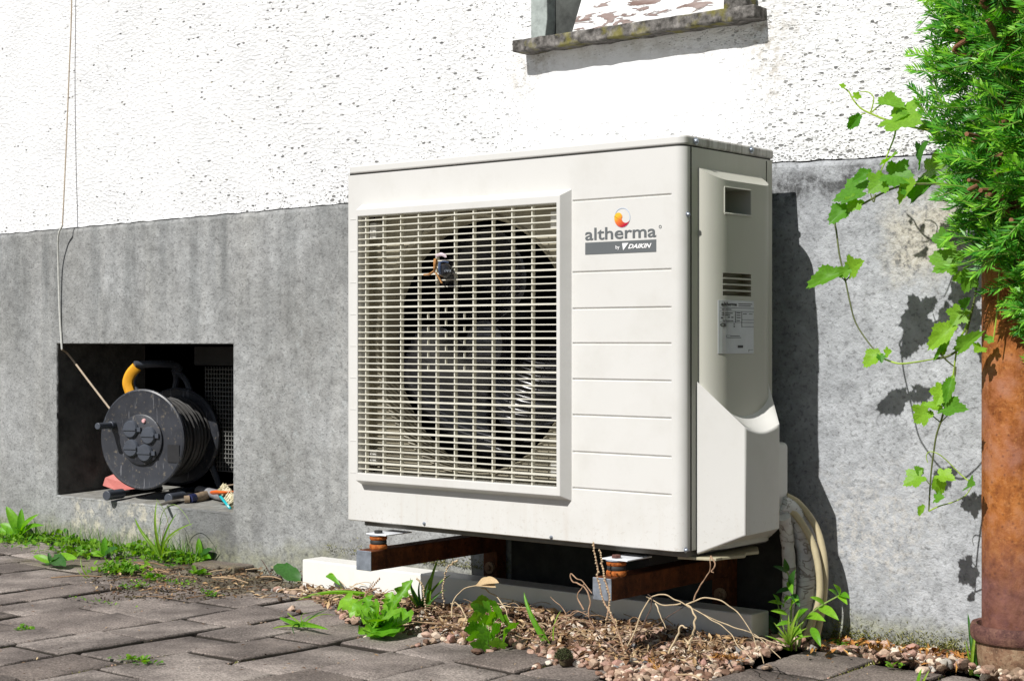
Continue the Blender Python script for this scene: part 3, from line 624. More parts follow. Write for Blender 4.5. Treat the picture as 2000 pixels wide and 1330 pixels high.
screw(W(829, 1022, 0), 'y', r=.0034); screw(W(1077, 1049, 0), 'y', r=.0034)
# right side: flat panel frame with a moulded bulge
p = MB(); p.box(UW-.012, UW-.003, .0225, .0265, UB, UT); p.build('side_seam', M['seam'], unit)
BV0, BV1, BZ1 = .048, .262, .882
def bulge(v):
    if v <= BV0 or v >= BV1: return 0
    if v < .095: t = (.095-v)/(.095-BV0); return .034*math.sqrt(max(0, 1-t**1.8))
    if v < .215: return .034
    t = (v-.215)/(BV1-.215); return .034*math.sqrt(max(0, 1-t**2.6))
HV0, HV1, HZ0, HZ1 = S(1416, 400, UW+.034).y, S(1466, 400, UW+.034).y, .802, .848
VV0, VV1, VZ1 = S(1414, 533, UW+.034).y, S(1467, 533, UW+.034).y, S(1440, 533, UW+.034).z
VZ0 = S(1440, 580, UW+.034).z
vv = sorted(set([.0265, BV0-.0005]+[BV0+(.095-BV0)*(1-math.cos(i/14*math.pi/2)) for i in range(15)]+[.18, .215]+[.215+(BV1-.215)*math.sin(i/8*math.pi/2) for i in range(1, 9)]+[BV1+.001, .285, .288, UD, HV0, HV1, VV0, VV1]))
slots = [(VZ0+(VZ1-VZ0)*(i+.14)/4, VZ0+(VZ1-VZ0)*(i+.88)/4) for i in range(4)]
zz = sorted(set([UB, .30, .40, .52, .60, .74, .78, UT, BZ1, BZ1+.0005, HZ0, HZ1]+[z for s_ in slots for z in s_]))
def side_u(v, z):
    if z > BZ1+.0002: return UW-(.002 if .2855 < v < .2875 else 0)
    return UW+bulge(v)
def top_z(v, z):  # the top of the bulge slopes down outwards
    if abs(z-BZ1) < 1e-6: return BZ1-bulge(v)*.62
    return z
p = MB()
for z0, z1 in zip(zz, zz[1:]):
    for v0, v1 in zip(vv, vv[1:]):
        if v0 >= HV0-1e-6 and v1 <= HV1+1e-6 and z0 >= HZ0-1e-6 and z1 <= HZ1+1e-6: continue
        if v0 >= VV0-1e-6 and v1 <= VV1+1e-6 and any(z0 >= a-1e-6 and z1 <= b+1e-6 for a, b in slots): continue
        p.quad(*[(side_u(v, z), v, top_z(v, z)) for v, z in ((v0, z0), (v1, z0), (v1, z1), (v0, z1))])
p.build('side_panel', M['side'], unit, smooth=True, weld=True)
p = MB(); p.box(UW-.0022, UW+.0008, .2850, .2866, UB+.01, UT-.003); p.build('side_rib', M['seam'], unit)
UO = UW+.034
def recess(v0, v1, z0, z1, d, name, mat, slope=0):
    b = MB(); u0 = UW+bulge(v0)-.0002; vs5 = [v for v in vv if v0-1e-6 <= v <= v1+1e-6]
    for va, vb in zip(vs5, vs5[1:]):
        ua, ub = UW+bulge(va)-.0002, UW+bulge(vb)-.0002
        b.quad((ua, va, z0), (ub, vb, z0), (UO-d, vb, z0+slope), (UO-d, va, z0+slope)); b.quad((ua, va, z1), (ub, vb, z1), (UO-d, vb, z1), (UO-d, va, z1))
    b.quad((u0, v0, z0), (u0, v0, z1), (UO-d, v0, z1), (UO-d, v0, z0)); b.quad((UO, v1, z0), (UO, v1, z1), (UO-d, v1, z1), (UO-d, v1, z0)); b.quad((UO-d, v0, z0), (UO-d, v1, z0), (UO-d, v1, z1), (UO-d, v0, z1))
    return b.build(name, mat, unit)
recess(HV0, HV1, HZ0, HZ1, .055, 'handle_recess', M['side'])
p = MB(); hv = [HV0+(HV1-HV0)*k/8 for k in range(9)]; sf = lambda v, z: (UW+bulge(v)+.0004, v, z)
p.tube([sf(v, HZ0-.0005) for v in hv], .0021, 6); p.tube([sf(v, HZ1+.0005) for v in hv], .0014, 6); p.tube([sf(HV0, HZ0), sf(HV0, HZ1)], .0014, 6); p.tube([sf(HV1, HZ0), sf(HV1, HZ1)], .0014, 6); p.build('handle_rim', M['side'], unit, smooth=True)
for a, b in slots: recess(VV0, VV1, a, b, .018, 'vent_slot', M['beige_in'], .004)
# nameplate
na, nb_ = S(1408, 586, UO), S(1471, 690, UO)
p = MB(); ny_ = [na.y+(nb_.y-na.y)*k/14 for k in range(15)]
for a, b in zip(ny_, ny_[1:]):
    ua, ub = UW+bulge(a), UW+bulge(b)
    p.quad((ua+.0011, a, nb_.z), (ub+.0011, b, nb_.z), (ub+.0011, b, na.z), (ua+.0011, a, na.z)); p.quad((ua, a, na.z+.0002), (ub, b, na.z+.0002), (ub+.0011, b, na.z), (ua+.0011, a, na.z)); p.quad((ua, a, nb_.z-.0002), (ub, b, nb_.z-.0002), (ub+.0011, b, nb_.z), (ua+.0011, a, nb_.z))
p.quad((UW+bulge(na.y), na.y, nb_.z), (UW+bulge(na.y), na.y, na.z), (UW+bulge(na.y)+.0011, na.y, na.z), (UW+bulge(na.y)+.0011, na.y, nb_.z))
npl = p.build('nameplate', M['plate'], unit)
nw, nh = nb_.y-na.y, na.z-nb_.z; NPX = UO+.0013
put_text('print', 'altherma', npl, (NPX, na.y+.05*nw, na.z-.105*nh), nw*.42, nh*.07, M['ink'], 'side', bold=.02)
ip = MB()
def pr(a, b, c, d):
    n_ = max(1, int((b-a)*14)); e_ = [a+(b-a)*k/n_ for k in range(n_+1)]
    for e0, e1 in zip(e_, e_[1:]):
        y0_, y1_ = na.y+e0*nw, na.y+e1*nw; u_ = max(UW+bulge(y0_), UW+bulge(y1_))+.0012; ip.box(u_, u_+.0003, y0_, y1_, na.z-d*nh, na.z-c*nh)
for a, b, c, d in [(.52,.95,.055,.068),(.52,.90,.09,.103),(.0,1,.135,.143),(0,1,.205,.211),(.03,.30,.165,.18),(.03,.34,.235,.25),(.03,.26,.27,.285),(.03,.08,.315,.345),(.2,.26,.31,.33),(.3,.36,.31,.33),(.42,.43,.21,.41),(.62,.628,.21,.50),(0,1,.408,.416),(.46,.58,.225,.24),(.46,.58,.27,.285),(.46,.58,.315,.33),(.66,.78,.245,.256),(.85,.96,.245,.256),(.06,.36,.375,.39),(.46,.56,.37,.385),(.62,1,.36,.366),(.62,1,.49,.497),(.37,.41,.44,.455),(.37,.41,.48,.50),(.16,.26,.655,.66),(.16,.165,.655,.69),(.27,.56,.665,.675),(.16,.60,.695,.705),(.50,.66,.845,.895),(.84,.98,.93,.936),(.84,.845,.93,.975)]: pr(a, b, c, d)
ip.build('print_line', M['ink'], npl)
put_text('print', 'CE', npl, (NPX, na.y+.03*nw, na.z-.49*nh), nw*.13, nh*.06, M['ink'], 'side', bold=.03)
# valve cover, lower right
CU = .912
A0 = (UW+.0015, .042, S(1363, 745, UW+.0015).z); A1 = (UW+.0015, .042, S(1363, 1082, UW+.0015).z)
yb0, yb1 = .078, .196; zt = S(1457, 836, CU).z; zb0 = S(1457, 1046, CU).z; zb1 = S(1524, 1031, CU).z
BK = .287; p = MB(); N = 12
topc = []; outc = []
for i in range(N+1):
    t = i/N; v = .042+(BK-.042)*t
    zc = A0[2]-.010*t-.052*math.sin(min(1, t*1.12)*math.pi)**.8*(1 if t < .9 else .8)+.0
    topc.append(Vector((UW+.0015+.026*math.sin(t*math.pi)**.7, v, zc)))
    v2 = yb0+(yb1-yb0)*t; outc.append(Vector((CU, v2, zt-.010*math.sin(t*math.pi))))
topc[-1] = Vector((UW+.0015, BK, S(1500, 745, UW).z+.004))
for i in range(N):
    m0 = topc[i].lerp(outc[i], .5)+Vector((-.006*math.sin(i/N*math.pi), 0, -.006*math.sin(i/N*math.pi))); m1 = topc[i+1].lerp(outc[i+1], .5)+Vector((-.006*math.sin((i+1)/N*math.pi), 0, -.006*math.sin((i+1)/N*math.pi)))
    p.quad(topc[i], topc[i+1], m1, m0); p.quad(m0, m1, outc[i+1], outc[i])
    z0 = zb0+(zb1-zb0)*i/N; z1 = zb0+(zb1-zb0)*(i+1)/N
    p.quad(outc[i], outc[i+1], (CU, outc[i+1].y, z1), (CU, outc[i].y, z0))
p.quad(A0, topc[0], outc[0], outc[0]) if False else None
p.quad(tuple(topc[0]), tuple(outc[0]), (CU, yb0, zb0), A1)
p.quad(tuple(outc[-1]), tuple(topc[-1]), (UW+.0015, BK, .198), (CU, yb1, zb1))
p.quad((CU, yb0, zb0), (CU, yb1, zb1), (UW+.0015, BK, .198), A1)
p.build('valve_cover', M['paint'], unit, weld=True, bevel=.003, seg=3, smooth=True)
p = MB(); p.box(UW+.002, .880, .235, .288, .252, .385); p.build('pipe_outlet_box', M['paint'], unit, bevel=.010, seg=4, smooth=True)
p = MB(); p.prism([(.80, .03), (.868, .05), (.868, .07), (.885, .12), (.87, .15), (.878, .18), (.84, .24), (.80, .24)], .186, .191, 'z'); p.build('bottom_flap', simple('tan_flap', (.42, .38, .26), .6, .15), unit, bevel=.001)
# base pan
p = MB(); p.box(.03, .825, .022, .30, .191, .2035); p.build('base_pan', simple('base_pan_metal', (.14, .13, .11), .6, .2), unit, bevel=.002)
# interior and shroud
p = MB(); p.quad((.004, UD-.002, UB), (UW-.014, UD-.002, UB), (UW-.014, UD-.002, UT), (.004, UD-.002, UT))
p.quad((.575, .035, UB), (.575, UD, UB), (.575, UD, UT-.003), (.575, .035, UT-.003))
p.quad((.004, .03, UT-.003), (.575, .03, UT-.003), (.575, UD, UT-.003), (.004, UD, UT-.003)); p.quad((.004, .014, UB+.002), (.575, .014, UB+.002), (.575, UD, UB+.002), (.004, UD, UB+.002))
p.quad((.003, .03, UB), (.003, UD, UB), (.003, UD, UT), (.003, .03, UT))
p.build('inner_casing', M['dark'], unit)
fc = (.316, .032, .567); fr = .250
p = MB(); N = 96; pts = []
for k in range(N):
    a = 2*math.pi*(k+.5)/N; cx_, cz = math.cos(a), math.sin(a); s_ = min((.268)/max(abs(cx_), 1e-6), (.275)/max(abs(cz), 1e-6))
    pts.append(((fc[0]+fr*1.05*cx_, .030, fc[2]+fr*1.05*cz), (fc[0]+s_*cx_, .030, fc[2]+s_*cz)))
for k in range(N): a, b = pts[k], pts[(k+1) % N]; p.quad(a[0], a[1], b[1], b[0])
x0, x1, z0, z1 = fc[0]-.268, fc[0]+.268, fc[2]-.275, fc[2]+.275
for a, b in (((x0, z0), (x1, z0)), ((x1, z0), (x1, z1)), ((x1, z1), (x0, z1)), ((x0, z1), (x0, z0))): p.quad((a[0], .0305, a[1]), (b[0], .0305, b[1]), (b[0], .001, b[1]), (a[0], .001, a[1]))
sh = p.build('fan_shroud', M['beige_in'], unit)
p = MB(); p.lathe([(fr*1.05, .0302), (fr*1.035, .026), (fr*1.012, .030), (fr, .042), (fr*.992, .07), (fr*.992, .085)], (fc[0], 0, fc[2]), 'y', 96); p.build('bell_mouth', M['beige_in'], unit, smooth=True)
# fan with three swept blades
fan = MB(); fan.lathe([(0, .062), (.030, .063), (.048, .068), (.052, .078), (.052, .15), (0, .15)], (fc[0], 0, fc[2]), 'y', 40)
fan_o = fan.build('fan_hub', M['fan'], unit, smooth=True)
for b_ in range(3):
    bl = MB(); G_ = {}; nr, na_ = 10, 12
    for i in range(nr+1):
        rad = .048+(.232-.048)*i/nr; t = i/nr; a0 = R(-38+b_*120+34+38*t*t); wdt = R(62+22*math.sin(t*math.pi*.8))
        for j in range(na_+1):
            s_ = j/na_; a = a0-wdt*s_; G_[i, j] = (fc[0]+rad*math.cos(a), .066+.095*(1-s_)*(1-.10*t)+.006*math.sin(s_*math.pi), fc[2]+rad*math.sin(a))
    for i in range(nr):
        for j in range(na_): bl.quad(G_[i, j], G_[i+1, j], G_[i+1, j+1], G_[i, j+1])
    o = bl.build('fan_blade', M['fan'], unit, smooth=True, weld=True); sm = o.modifiers.new('solid', 'SOLIDIFY'); sm.thickness = .002
mo = MB(); mo.lathe([(.0, .16), (.05, .16), (.055, .165), (.055, .23)], (fc[0], 0, fc[2]), 'y', 30)
for a in range(6): mo.tube([(fc[0]+.05*math.cos(a), .2, fc[2]+.05*math.sin(a)), (fc[0]+.06*math.cos(a), .2, fc[2]+.06*math.sin(a))], .003, 5)
mo.box(.03, .57, .225, .232, fc[2]-.07, fc[2]-.05); mo.box(.03, .57, .225, .232, fc[2]+.05, fc[2]+.07)
mo.build('fan_motor', M['fin'], unit, smooth=True)
co_ = MB()
for k in range(60): z = .225+k*.0112; co_.box(.02, .56, .262, .30, z, z+.0015)
for k in range(22): z = .24+k*.03; co_.tube([(.02, .258, z), (.56, .258, z)], .0045, 6)
co_.build('heat_exchanger', M['fin'], unit)
# grille
gr = MB(); y0 = -.022; a0, a1, b0, b1 = .049, .5755, .288, .843; i0, i1, j0, j1 = .0535, .5675, .304, .829
def ringq(o1, y1, o2, y2):
    for k in range(4):
        a, b = o1[k], o1[(k+1) % 4]; c, d = o2[(k+1) % 4], o2[k]; gr.quad((a[0], y1, a[1]), (b[0], y1, b[1]), (c[0], y2, c[1]), (d[0], y2, d[1]))
rc = lambda x0, x1, z0, z1: [(x0, z0), (x1, z0), (x1, z1), (x0, z1)]
ringq(rc(a0, a1, b0, b1), y0, rc(i0, i1, j0, j1), y0)
ringq(rc(a0-.006, a1+.011, b0-.010, b1+.012), .0003, rc(a0, a1, b0, b1), y0)
ringq(rc(i0, i1, j0, j1), y0, rc(i0+.001, i1-.001, j0+.001, j1-.001), .002)
grille = gr.build('grille_frame', M['paint'], unit, weld=True, bevel=.0012)
NS = 41; pitch = (j1-j0)/(NS+.4)
def slat(me_h, nm='slat'):
    b = MB(); b.box(i0, i1, -.020, -.0110, -me_h/2, me_h/2); return b
s_thin = slat(.0021).build('slat', M['slat'], grille, local=True); s_thick = slat(.0034).build('slat', M['slat'], grille, local=True)
gp = wpos(grille)
ms_thin, ms_thick = s_thin.data, s_thick.data
for m_ in (ms_thin, ms_thick):
    for v in m_.vertices: v.co.x -= gp[0]; v.co.y -= gp[1]
for k in range(NS):
    z = j1-pitch*(k+.7); me = ms_thick if k % 5 == 4 else ms_thin
    if k == 0: o = s_thin
    elif k == 4: o = s_thick
    else: o = bpy.data.objects.new('slat', me); col.objects.link(o); o.parent = grille
    o.location = (0, 0, z-gp[2])
for u in [.072, .121, .1695, .2175, .265, .313, .361, .409, .4575, .506]:
    b = MB(); b.box(u-.0012, u+.0012, -.0172, -.0085, j0, j1); b.build('cross_bar', M['slat'], grille)
lg = MB()
for k in range(10):
    for u in ((.289,) if k % 2 == 0 else (.242, .337)):
        n_ = math.floor((j1-.634)/pitch+.3)+k; z = j1-pitch*(n_+.2); lg.box(u-.0008, u+.0008, -.0168, -.012, z-pitch/2, z+pitch/2)
lg.build('hub_guard', M['slat'], grille, kind='stuff')
for u, z in ((.075, .80), (.545, .80), (.075, .335), (.545, .335)):
    cl = MB(); cl.box(u-.009, u+.009, .0, .029, z-.016, z+.016); cl.build('grille_clip', M['paint'], grille, bevel=.002)
# lettering and emblem on the front
LX0, LX1 = .618, .775
put_text('brand_lettering', 'altherma', unit, (LX0, -.0006, .7585), LX1-LX0, .0225, M['logo'], bold=.012, depth=.0002)
p = MB(); p.lathe([(.0030, -.0006), (.0019, -.0006), (.0019, -.0003), (.0030, -.0003)], (.7835, 0, .7765), 'y', 20, True); p.build('degree_ring', M['logo'], unit)
p = MB(); p.box(LX0, LX1, -.0006, .0003, .7325, .7545); ban = p.build('brand_banner', M['logo'], unit)
put_text('banner_lettering', 'by', ban, (.687, -.0012, .7385), .009, .0085, M['white'], bold=.01)
put_text('banner_lettering', 'DAIKIN', ban, (.7145, -.0012, .7400), .051, .0082, M['white'], shear=.35, bold=.035)
p = MB(); p.prism([(.7015, .7505), (.7125, .7505), (.7035, .7375)], -.0012, -.0006); p.prism([(.7085, .7505), (.7155, .7505), (.7045, .7380)], -.0014, -.0012); p.build('banner_mark', M['white'], ban)
ec = (.7010, .7965); er = .0178
p = MB(); p.lathe([(er, -.0006), (er*.93, -.0006), (er*.93, -.0002), (er, -.0002)], (ec[0], 0, ec[1]), 'y', 40, True); p.build('emblem_ring', M['ring'], unit)
# swirl: lower comma shape
pts = [(ec[0]+er*.97*math.cos(R(a)), ec[1]+er*.97*math.sin(R(a))) for a in range(168, 346, 8)]
pts += [(ec[0]+.0083+.0095*math.cos(R(a)), ec[1]-.0008+.0088*math.sin(R(a))) for a in range(-35, -182, -12)]
pts += [(ec[0]-.0085+.0087*math.cos(R(a)), ec[1]+.0015+.0080*math.sin(R(a))) for a in range(-10, 175, 12)]
p = MB(); p.prism(pts, -.0009, -.0003); p.build('emblem_swirl', M['swirl'], unit)

# scrap caught in the grille
sc_ = thing('caught_scrap', W(862, 530, -.03), 'small black and amber plastic scrap caught on the fan grille', 'litter')
p = MB(); p.lathe([(0, -.018), (.008, -.017), (.0135, -.011), (.0145, -.003), (.012, .004), (0, .006)], W(873, 529, -.030), 'y', 16); p.build('black_cap', M['plug'], sc_, smooth=True)
p = MB(); p.tube(smooth_path([W(851, 506, -.036), W(850, 518, -.038), W(849, 528, -.036)]), [.0042, .0052, .0052, .0052, .005, .005, .0045, .004, .0045, .005, .0042, .003, .003][:13], 8, flat=.7); p.tube(smooth_path([W(848, 530, -.036), W(838, 536, -.038), W(829, 537, -.036)]), .0032, 7, flat=.6); p.tube(smooth_path([W(851, 533, -.036), W(857, 542, -.037), W(863, 553, -.036)]), .0028, 7, flat=.6); p.build('amber_piece', M['amber'], sc_, smooth=True)
p = MB(); p.tube(smooth_path([W(853, 500, -.034), W(862, 497, -.036), W(870, 500, -.034)]), .0035, 6); p.tube([W(869, 497, -.037), W(871, 503, -.037)], .0022, 6); p.build('pale_piece', M['pale'], sc_, smooth=True)
p = MB(); p.tube(smooth_path([W(859, 512, -.046), W(858, 524, -.050), W(860, 535, -.047)]), .0028, 6); p.tube(smooth_path([W(860, 512, -.045), W(868, 511, -.046), W(876, 513, -.042)]), .0016, 6); p.build('blue_band', M['bluegrey'], sc_, smooth=True)
p = MB()
for k, (dx_, dz_) in enumerate([(-6, 3), (-2, 7), (2, 4), (6, 7), (10, 4)]): q = W(873+dx_*.6, 533-dz_*.4, -.0485); p.tube([q, q+Vector((.001*(k-2), 0, .004))], .0009, 4)
p.build('frayed_bit', M['galv'], sc_)

# ================================================================== BRACKETS, MOUNTS
def bracket(px0, px1, py, label):
    v0 = -.052; a = W(px0, py, v0); b = W(px1, py, v0); cx_ = (a.x+b.x)/2; hw = .0205; zt_ = .152; zb_ = .112
    t = thing('wall_bracket', (cx_, .37, 0), label, 'bracket', 'steel brackets carrying the heat pump')
    m = MB(); m.box(cx_-hw, cx_+hw, v0, .342, zb_, zt_); m.build('rail', M['rust_steel'], t, bevel=.002)
    m = MB(); m.box(cx_-hw, cx_+hw, v0-.0025, v0-.0002, zb_, zt_); m.build('end_cap', M['galv'], t, bevel=.0015)
    m = MB(); m.box(cx_-hw+.001, cx_+hw-.001, .3425, .3755, .012, zt_+.035); m.build('post', M['rust_steel'], t, bevel=.002)
    m = MB(); m.lathe([(0, -.012), (.006, -.012), (.006, -.006), (.013, -.006), (.013, 0)], (cx_+.002, .342, .075), 'y', 14); m.build('bolt', M['rust_base'], t, smooth=False)
    # rubber mount standing on the rail
    n_ = thing('rubber_mount', (cx_+.003, -.012, zt_), 'black rubber mount between rusty washers on the %s bracket' % ('left' if px0 < 900 else 'right'), 'mount', 'rubber mounts under the heat pump')
    z = zt_+.0003; c_ = (cx_+.003, -.014)
    for nm, r0, h, mt in (('rusty_washer', .0185, .0095, 'rust_hot'), ('rubber_puck', .0170, .0085, 'rubber'), ('rusty_washer', .0180, .0080, 'rust_hot'), ('top_washer', .0195, .002, 'galv')):
        m = MB(); m.lathe([(0, z), (r0*.92, z), (r0, z+h*.25), (r0, z+h*.75), (r0*.92, z+h), (0, z+h)], (c_[0], c_[1], 0), 'z', 28); m.build(nm, M[mt], n_, smooth=True); z += h+.0002
    m = MB(); m.prism([(c_[0]+.009*math.cos(R(60*k)), c_[1]+.009*math.sin(R(60*k))) for k in range(6)], z+.0028, z+.0085, 'z'); m.build('nut', M['rubber'] if px0 < 900 else M['rust_collar'], n_, bevel=.001)
    m = MB(); m.box(c_[0]-.022, c_[0]+.034, -.028, .05, z, z+.0026); m.build('foot_plate', M['white_plate'], unit, bevel=.0008)
bracket(698, 725, 1095, 'rusty square steel bracket under the left end of the heat pump')
bracket(1158, 1196, 1150, 'rusty square steel bracket under the right end, behind the dry stalks')
p = MB(); p.box(.70, .725, .05, .30, .165, .187); p.build('condensate_rail', M['dark'], unit)
# white plastic trunking on the ground
tr = thing('plastic_trunking', (.26, .25, 0), 'long white square plastic trunking lying on the ground under the heat pump', 'trunking')
p = MB(); p.box(-.361, .842, .215, .279, 0, .067); p.build('duct', M['pvc'], tr, bevel=.003)
# pipes
def pipe_thing(name, label, pts, r, mat, cat='pipe', group=None, y=.315, wob=0, n=12):
    P = [W(a, b, yy) for a, b, yy in pts]; t = thing(name, P[-1], label, cat, group)
    sp = smooth_path(P, 8); rs = [r*(1+wob*mnoise.noise(Vector((i*.55, r*900, 0)))) for i in range(len(sp))]
    m = MB(); m.tube(sp, rs, n); m.build('pipe_run', mat, t, smooth=True); return t
pipe_thing('insulated_pipe', 'thick cracked white foam pipe curving down beside the unit, right one', [(1525, 985, .26), (1550, 1002, .29), (1566, 1048, .31), (1577, 1110, .31), (1571, 1175, .31), (1550, 1232, .31)], .0165, M['foam'], group='insulated pipes', wob=.16, n=16)
pipe_thing('insulated_pipe', 'thick cracked white foam pipe nearest the unit, left one', [(1530, 1008, .25), (1536, 1040, .27), (1541, 1100, .28), (1541, 1160, .28), (1533, 1240, .28)], .0125, M['foam'], group='insulated pipes', wob=.18, n=16)
pipe_thing('cable_conduit', 'yellowed outermost conduit curving down to the ground', [(1535, 968, .28), (1562, 985, .30), (1594, 1030, .31), (1610, 1095, .31), (1609, 1165, .31), (1596, 1240, .31)], .0066, M['hose'], 'conduit', 'conduits beside the pipes')
pipe_thing('cable_conduit', 'yellowed inner conduit lying over the foam pipe', [(1530, 990, .26), (1556, 1008, .28), (1586, 1058, .29), (1600, 1120, .29), (1598, 1180, .29), (1574, 1242, .29)], .0066, M['hose'], 'conduit', 'conduits beside the pipes')
pipe_thing('cable_conduit', 'pale thin tube squeezed between the foam pipe and the outer conduit', [(1532, 975, .27), (1560, 995, .30), (1586, 1042, .32), (1600, 1110, .32), (1597, 1175, .32), (1578, 1240, .32)], .0075, M['foam'], 'conduit', 'conduits beside the pipes')

# ================================================================== RUSTY DOWNPIPE
def left_tangent(px, y, r):
    # x so that the cylinder's left silhouette falls on the ray through px
    lo, hi = .9, 1.9
    for _ in range(50):
        m = (lo+hi)/2; dx, dy = m-CAM[0], y-CAM[1]; D = dx*DX+dy*DY; X = dx*RX+dy*RY
        e = math.atan2(X, D)-math.asin(r/math.hypot(X, D)); q = 1000+FPX*math.tan(e)
        if q < px: lo = m
        else: hi = m
    return (lo+hi)/2
dr = .058; dyy = .385-.058-.035; dxx = left_tangent(1917, dyy, dr)
dp = thing('rusty_downpipe', (dxx, dyy, 0), 'rusty orange cast iron downpipe standing in a collar by the wall', 'downpipe')
p = MB(); p.lathe([(dr, .085), (dr, .5), (dr, 1.2), (dr, 3.3)], (dxx, dyy, 0), 'z', 64); p.build('pipe', M['rust_pipe'], dp, smooth=True)
cr = dr+.0165; zc = .092
p = MB(); p.lathe([(dr-.002, zc-.012), (cr-.012, zc-.010), (cr-.008, zc), (cr, zc+.001), (cr+.003, zc-.006), (cr+.003, zc-.020), (cr-.001, zc-.027), (cr-.006, zc-.028)], (dxx, dyy, 0), 'z', 64); p.build('collar', M['rust_collar'], dp, smooth=True)
p = MB(); p.lathe([(cr-.0062, zc-.027), (cr-.0060, zc-.05), (cr-.010, zc-.075), (cr-.022, zc-.095), (cr-.020, -.03)], (dxx, dyy, 0), 'z', 64); p.build('socket', M['rust_base'], dp, smooth=True)
# moss in collar
def blades(N, posf, h0, h1, w, lean=.5):
    V_, F_ = [], []
    for _ in range(N):
        b = np.array(posf()); h = rng.uniform(h0, h1); a = rng.uniform(0, 6.28); ww = w*rng.uniform(.6, 1.3); d = np.array([math.cos(a), math.sin(a), 0]); l = rng.normal(0, lean, 2)*h
        k = len(V_); V_ += [b-d*ww, b+d*ww, b+np.array([l[0], l[1], h])]; F_.append((k, k+1, k+2))
    return np.array(V_), F_
def rimpos():
    a = rng.uniform(0, 6.28); q = rng.uniform(dr, cr-.006); return (dxx+q*math.cos(a), dyy+q*math.sin(a), zc-.013)
V_, F_ = blades(500, rimpos, .003, .010, .0014); np_mesh('moss_in_collar', V_, F_, M['moss'], dp, kind='stuff')

# ================================================================== CABLE REEL (local frame: disc faces -y, z up)
rc_ = W(279, 858, .43)
reel = thing('cable_reel', (rc_.x, rc_.y, NZ0+.003), 'black cable reel with an orange-taped handle standing in the wall niche', 'cable reel', rot=(0, 0, R(-74.3+90)))
H = rc_.z-NZ0-.003; r0 = .139; dep = .165
def rb(): return MB()
m = rb(); m.lathe([(0, -.004), (.060, -.004), (.128, -.003), (r0-.004, -.005), (r0, -.003), (r0+.001, .003), (r0-.003, .008), (r0-.008, .006), (.12, .004), (0, .004)], (0, 0, H), 'y', 72); m.build('front_flange', M['disc'], reel, True, smooth=True)
m = rb(); m.lathe([(0, dep-.004), (.12, dep-.004), (r0-.006, dep-.006), (r0, dep-.002), (r0, dep+.005), (.12, dep+.004), (0, dep+.004)], (0, 0, H), 'y', 72); m.build('rear_flange', M['disc'], reel, True, smooth=True)
m = rb(); m.lathe([(.062, .004), (.062, dep-.004)], (0, 0, H), 'y', 32); m.build('drum', M['disc'], reel, True, smooth=True)
# cable windings
m = rb(); pts = []; turns = 17
for layer in range(2):
    for i in range(turns*26):
        a = 2*math.pi*i/26; t = i/(turns*26); yy = .010+(dep-.020)*(t if layer == 0 else 1-t); q = .100+.0085*layer+.003*math.sin(a*.37+layer*2)+.0022*mnoise.noise(Vector((i*.11, layer, 0)))
        pts.append((q*math.cos(a), yy+.0035*math.sin(a*.5+1.3*layer)+.003*mnoise.noise(Vector((i*.06, layer*3, 1))), H+q*math.sin(a)))
m.tube(pts, .0042, 7); m.build('wound_cable', M['cable_black'], reel, True, smooth=True)
m = rb(); m.lathe([(0, -.004), (.070, -.004), (.070, -.010), (.066, -.012), (0, -.012)], (0, 0, H), 'y', 48); m.build('socket_plate', M['disc'], reel, True, smooth=True)
for sx, sz, ln in ((-.030, .028, 1), (.030, .012, 1), (-.028, -.024, 1), (.018, -.036, 1)):
    m = rb(); m.lathe([(0, -.021), (.021, -.0205), (.024, -.017), (.025, -.0125), (.025, -.012)], (sx, 0, H+sz), 'y', 26); m.box(sx-.021, sx+.021, -.0235, -.021, H+sz-.0028, H+sz+.0028); a = random.uniform(.3, 1)
    m.box(sx+.015, sx+.034, -.018, -.013, H+sz-.006, H+sz+.006); m.build('socket_cover', M['grip'], reel, True, smooth=True)
m = rb(); m.lathe([(0, -.017), (.005, -.0165), (.0065, -.012)], (.013, 0, H+.052), 'y', 16); m.build('indicator_lamp', simple('pale_pink_lamp', (.75, .42, .42), .3, .05), reel, True, smooth=True)
m = rb(); m.box(.086, .124, -.0056, -.0046, H-.060, H-.012); m.build('rating_sticker', simple('dark_sticker', (.018, .018, .02), .5), reel, True)
m = rb(); m.tube([(-.096, -.003, H+.038), (-.096, -.020, H+.038)], .011, 14); m.tube([(-.096, -.020, H+.038), (-.096, -.075, H+.038)], [.0085, .0095], 14); m.build('crank_knob', M['grip'], reel, True, smooth=True, bevel=.0015)
# stand: two tube frames, feet, top handle
for yy, nm in ((-.018, 0), (dep+.018, 1)):
    m = rb(); s_ = 1
    if nm: m.tube(smooth_path([(.135, yy, .012), (.06, yy, H+.02), (.02, yy, H+.150), (-.005, yy-.03, H+.188)]), .0085, 8)
    if nm: m.tube(smooth_path([(-.135, yy, .012), (-.06, yy, H+.02), (-.02, yy, H+.150), (-.005, yy-.03, H+.188)]), .0085, 8)
    if nm: m.build('stand_leg', M['grip'], reel, True, smooth=True)
for sx in (-.085, .12):
    m = rb(); m.tube([(sx, -.035, .014), (sx, dep+.035, .014)], .0085, 10); m.build('stand_foot', M['rubber'], reel, True, smooth=True)
    m = rb(); m.tube([(sx, -.050, .0145), (sx, .02, .0145)], .0135, 14); m.build('foot_cap', M['grip'], reel, True, smooth=True, bevel=.0015)
m = rb(); m.tube(smooth_path([(-.03, .025, H+.120), (-.050, .025, H+.150), (-.045, .028, H+.180), (-.030, .03, H+.203)]), .0085, 8); m.build('handle_arm', M['grip'], reel, True, smooth=True)
m = rb(); m.tube(smooth_path([(-.05, .012, H+.128), (-.058, .010, H+.155), (-.050, .012, H+.180), (-.032, .016, H+.200)]), [.012]*19, 8, flat=1.25); m.build('orange_tape', M['yellow'], reel, True, smooth=True)
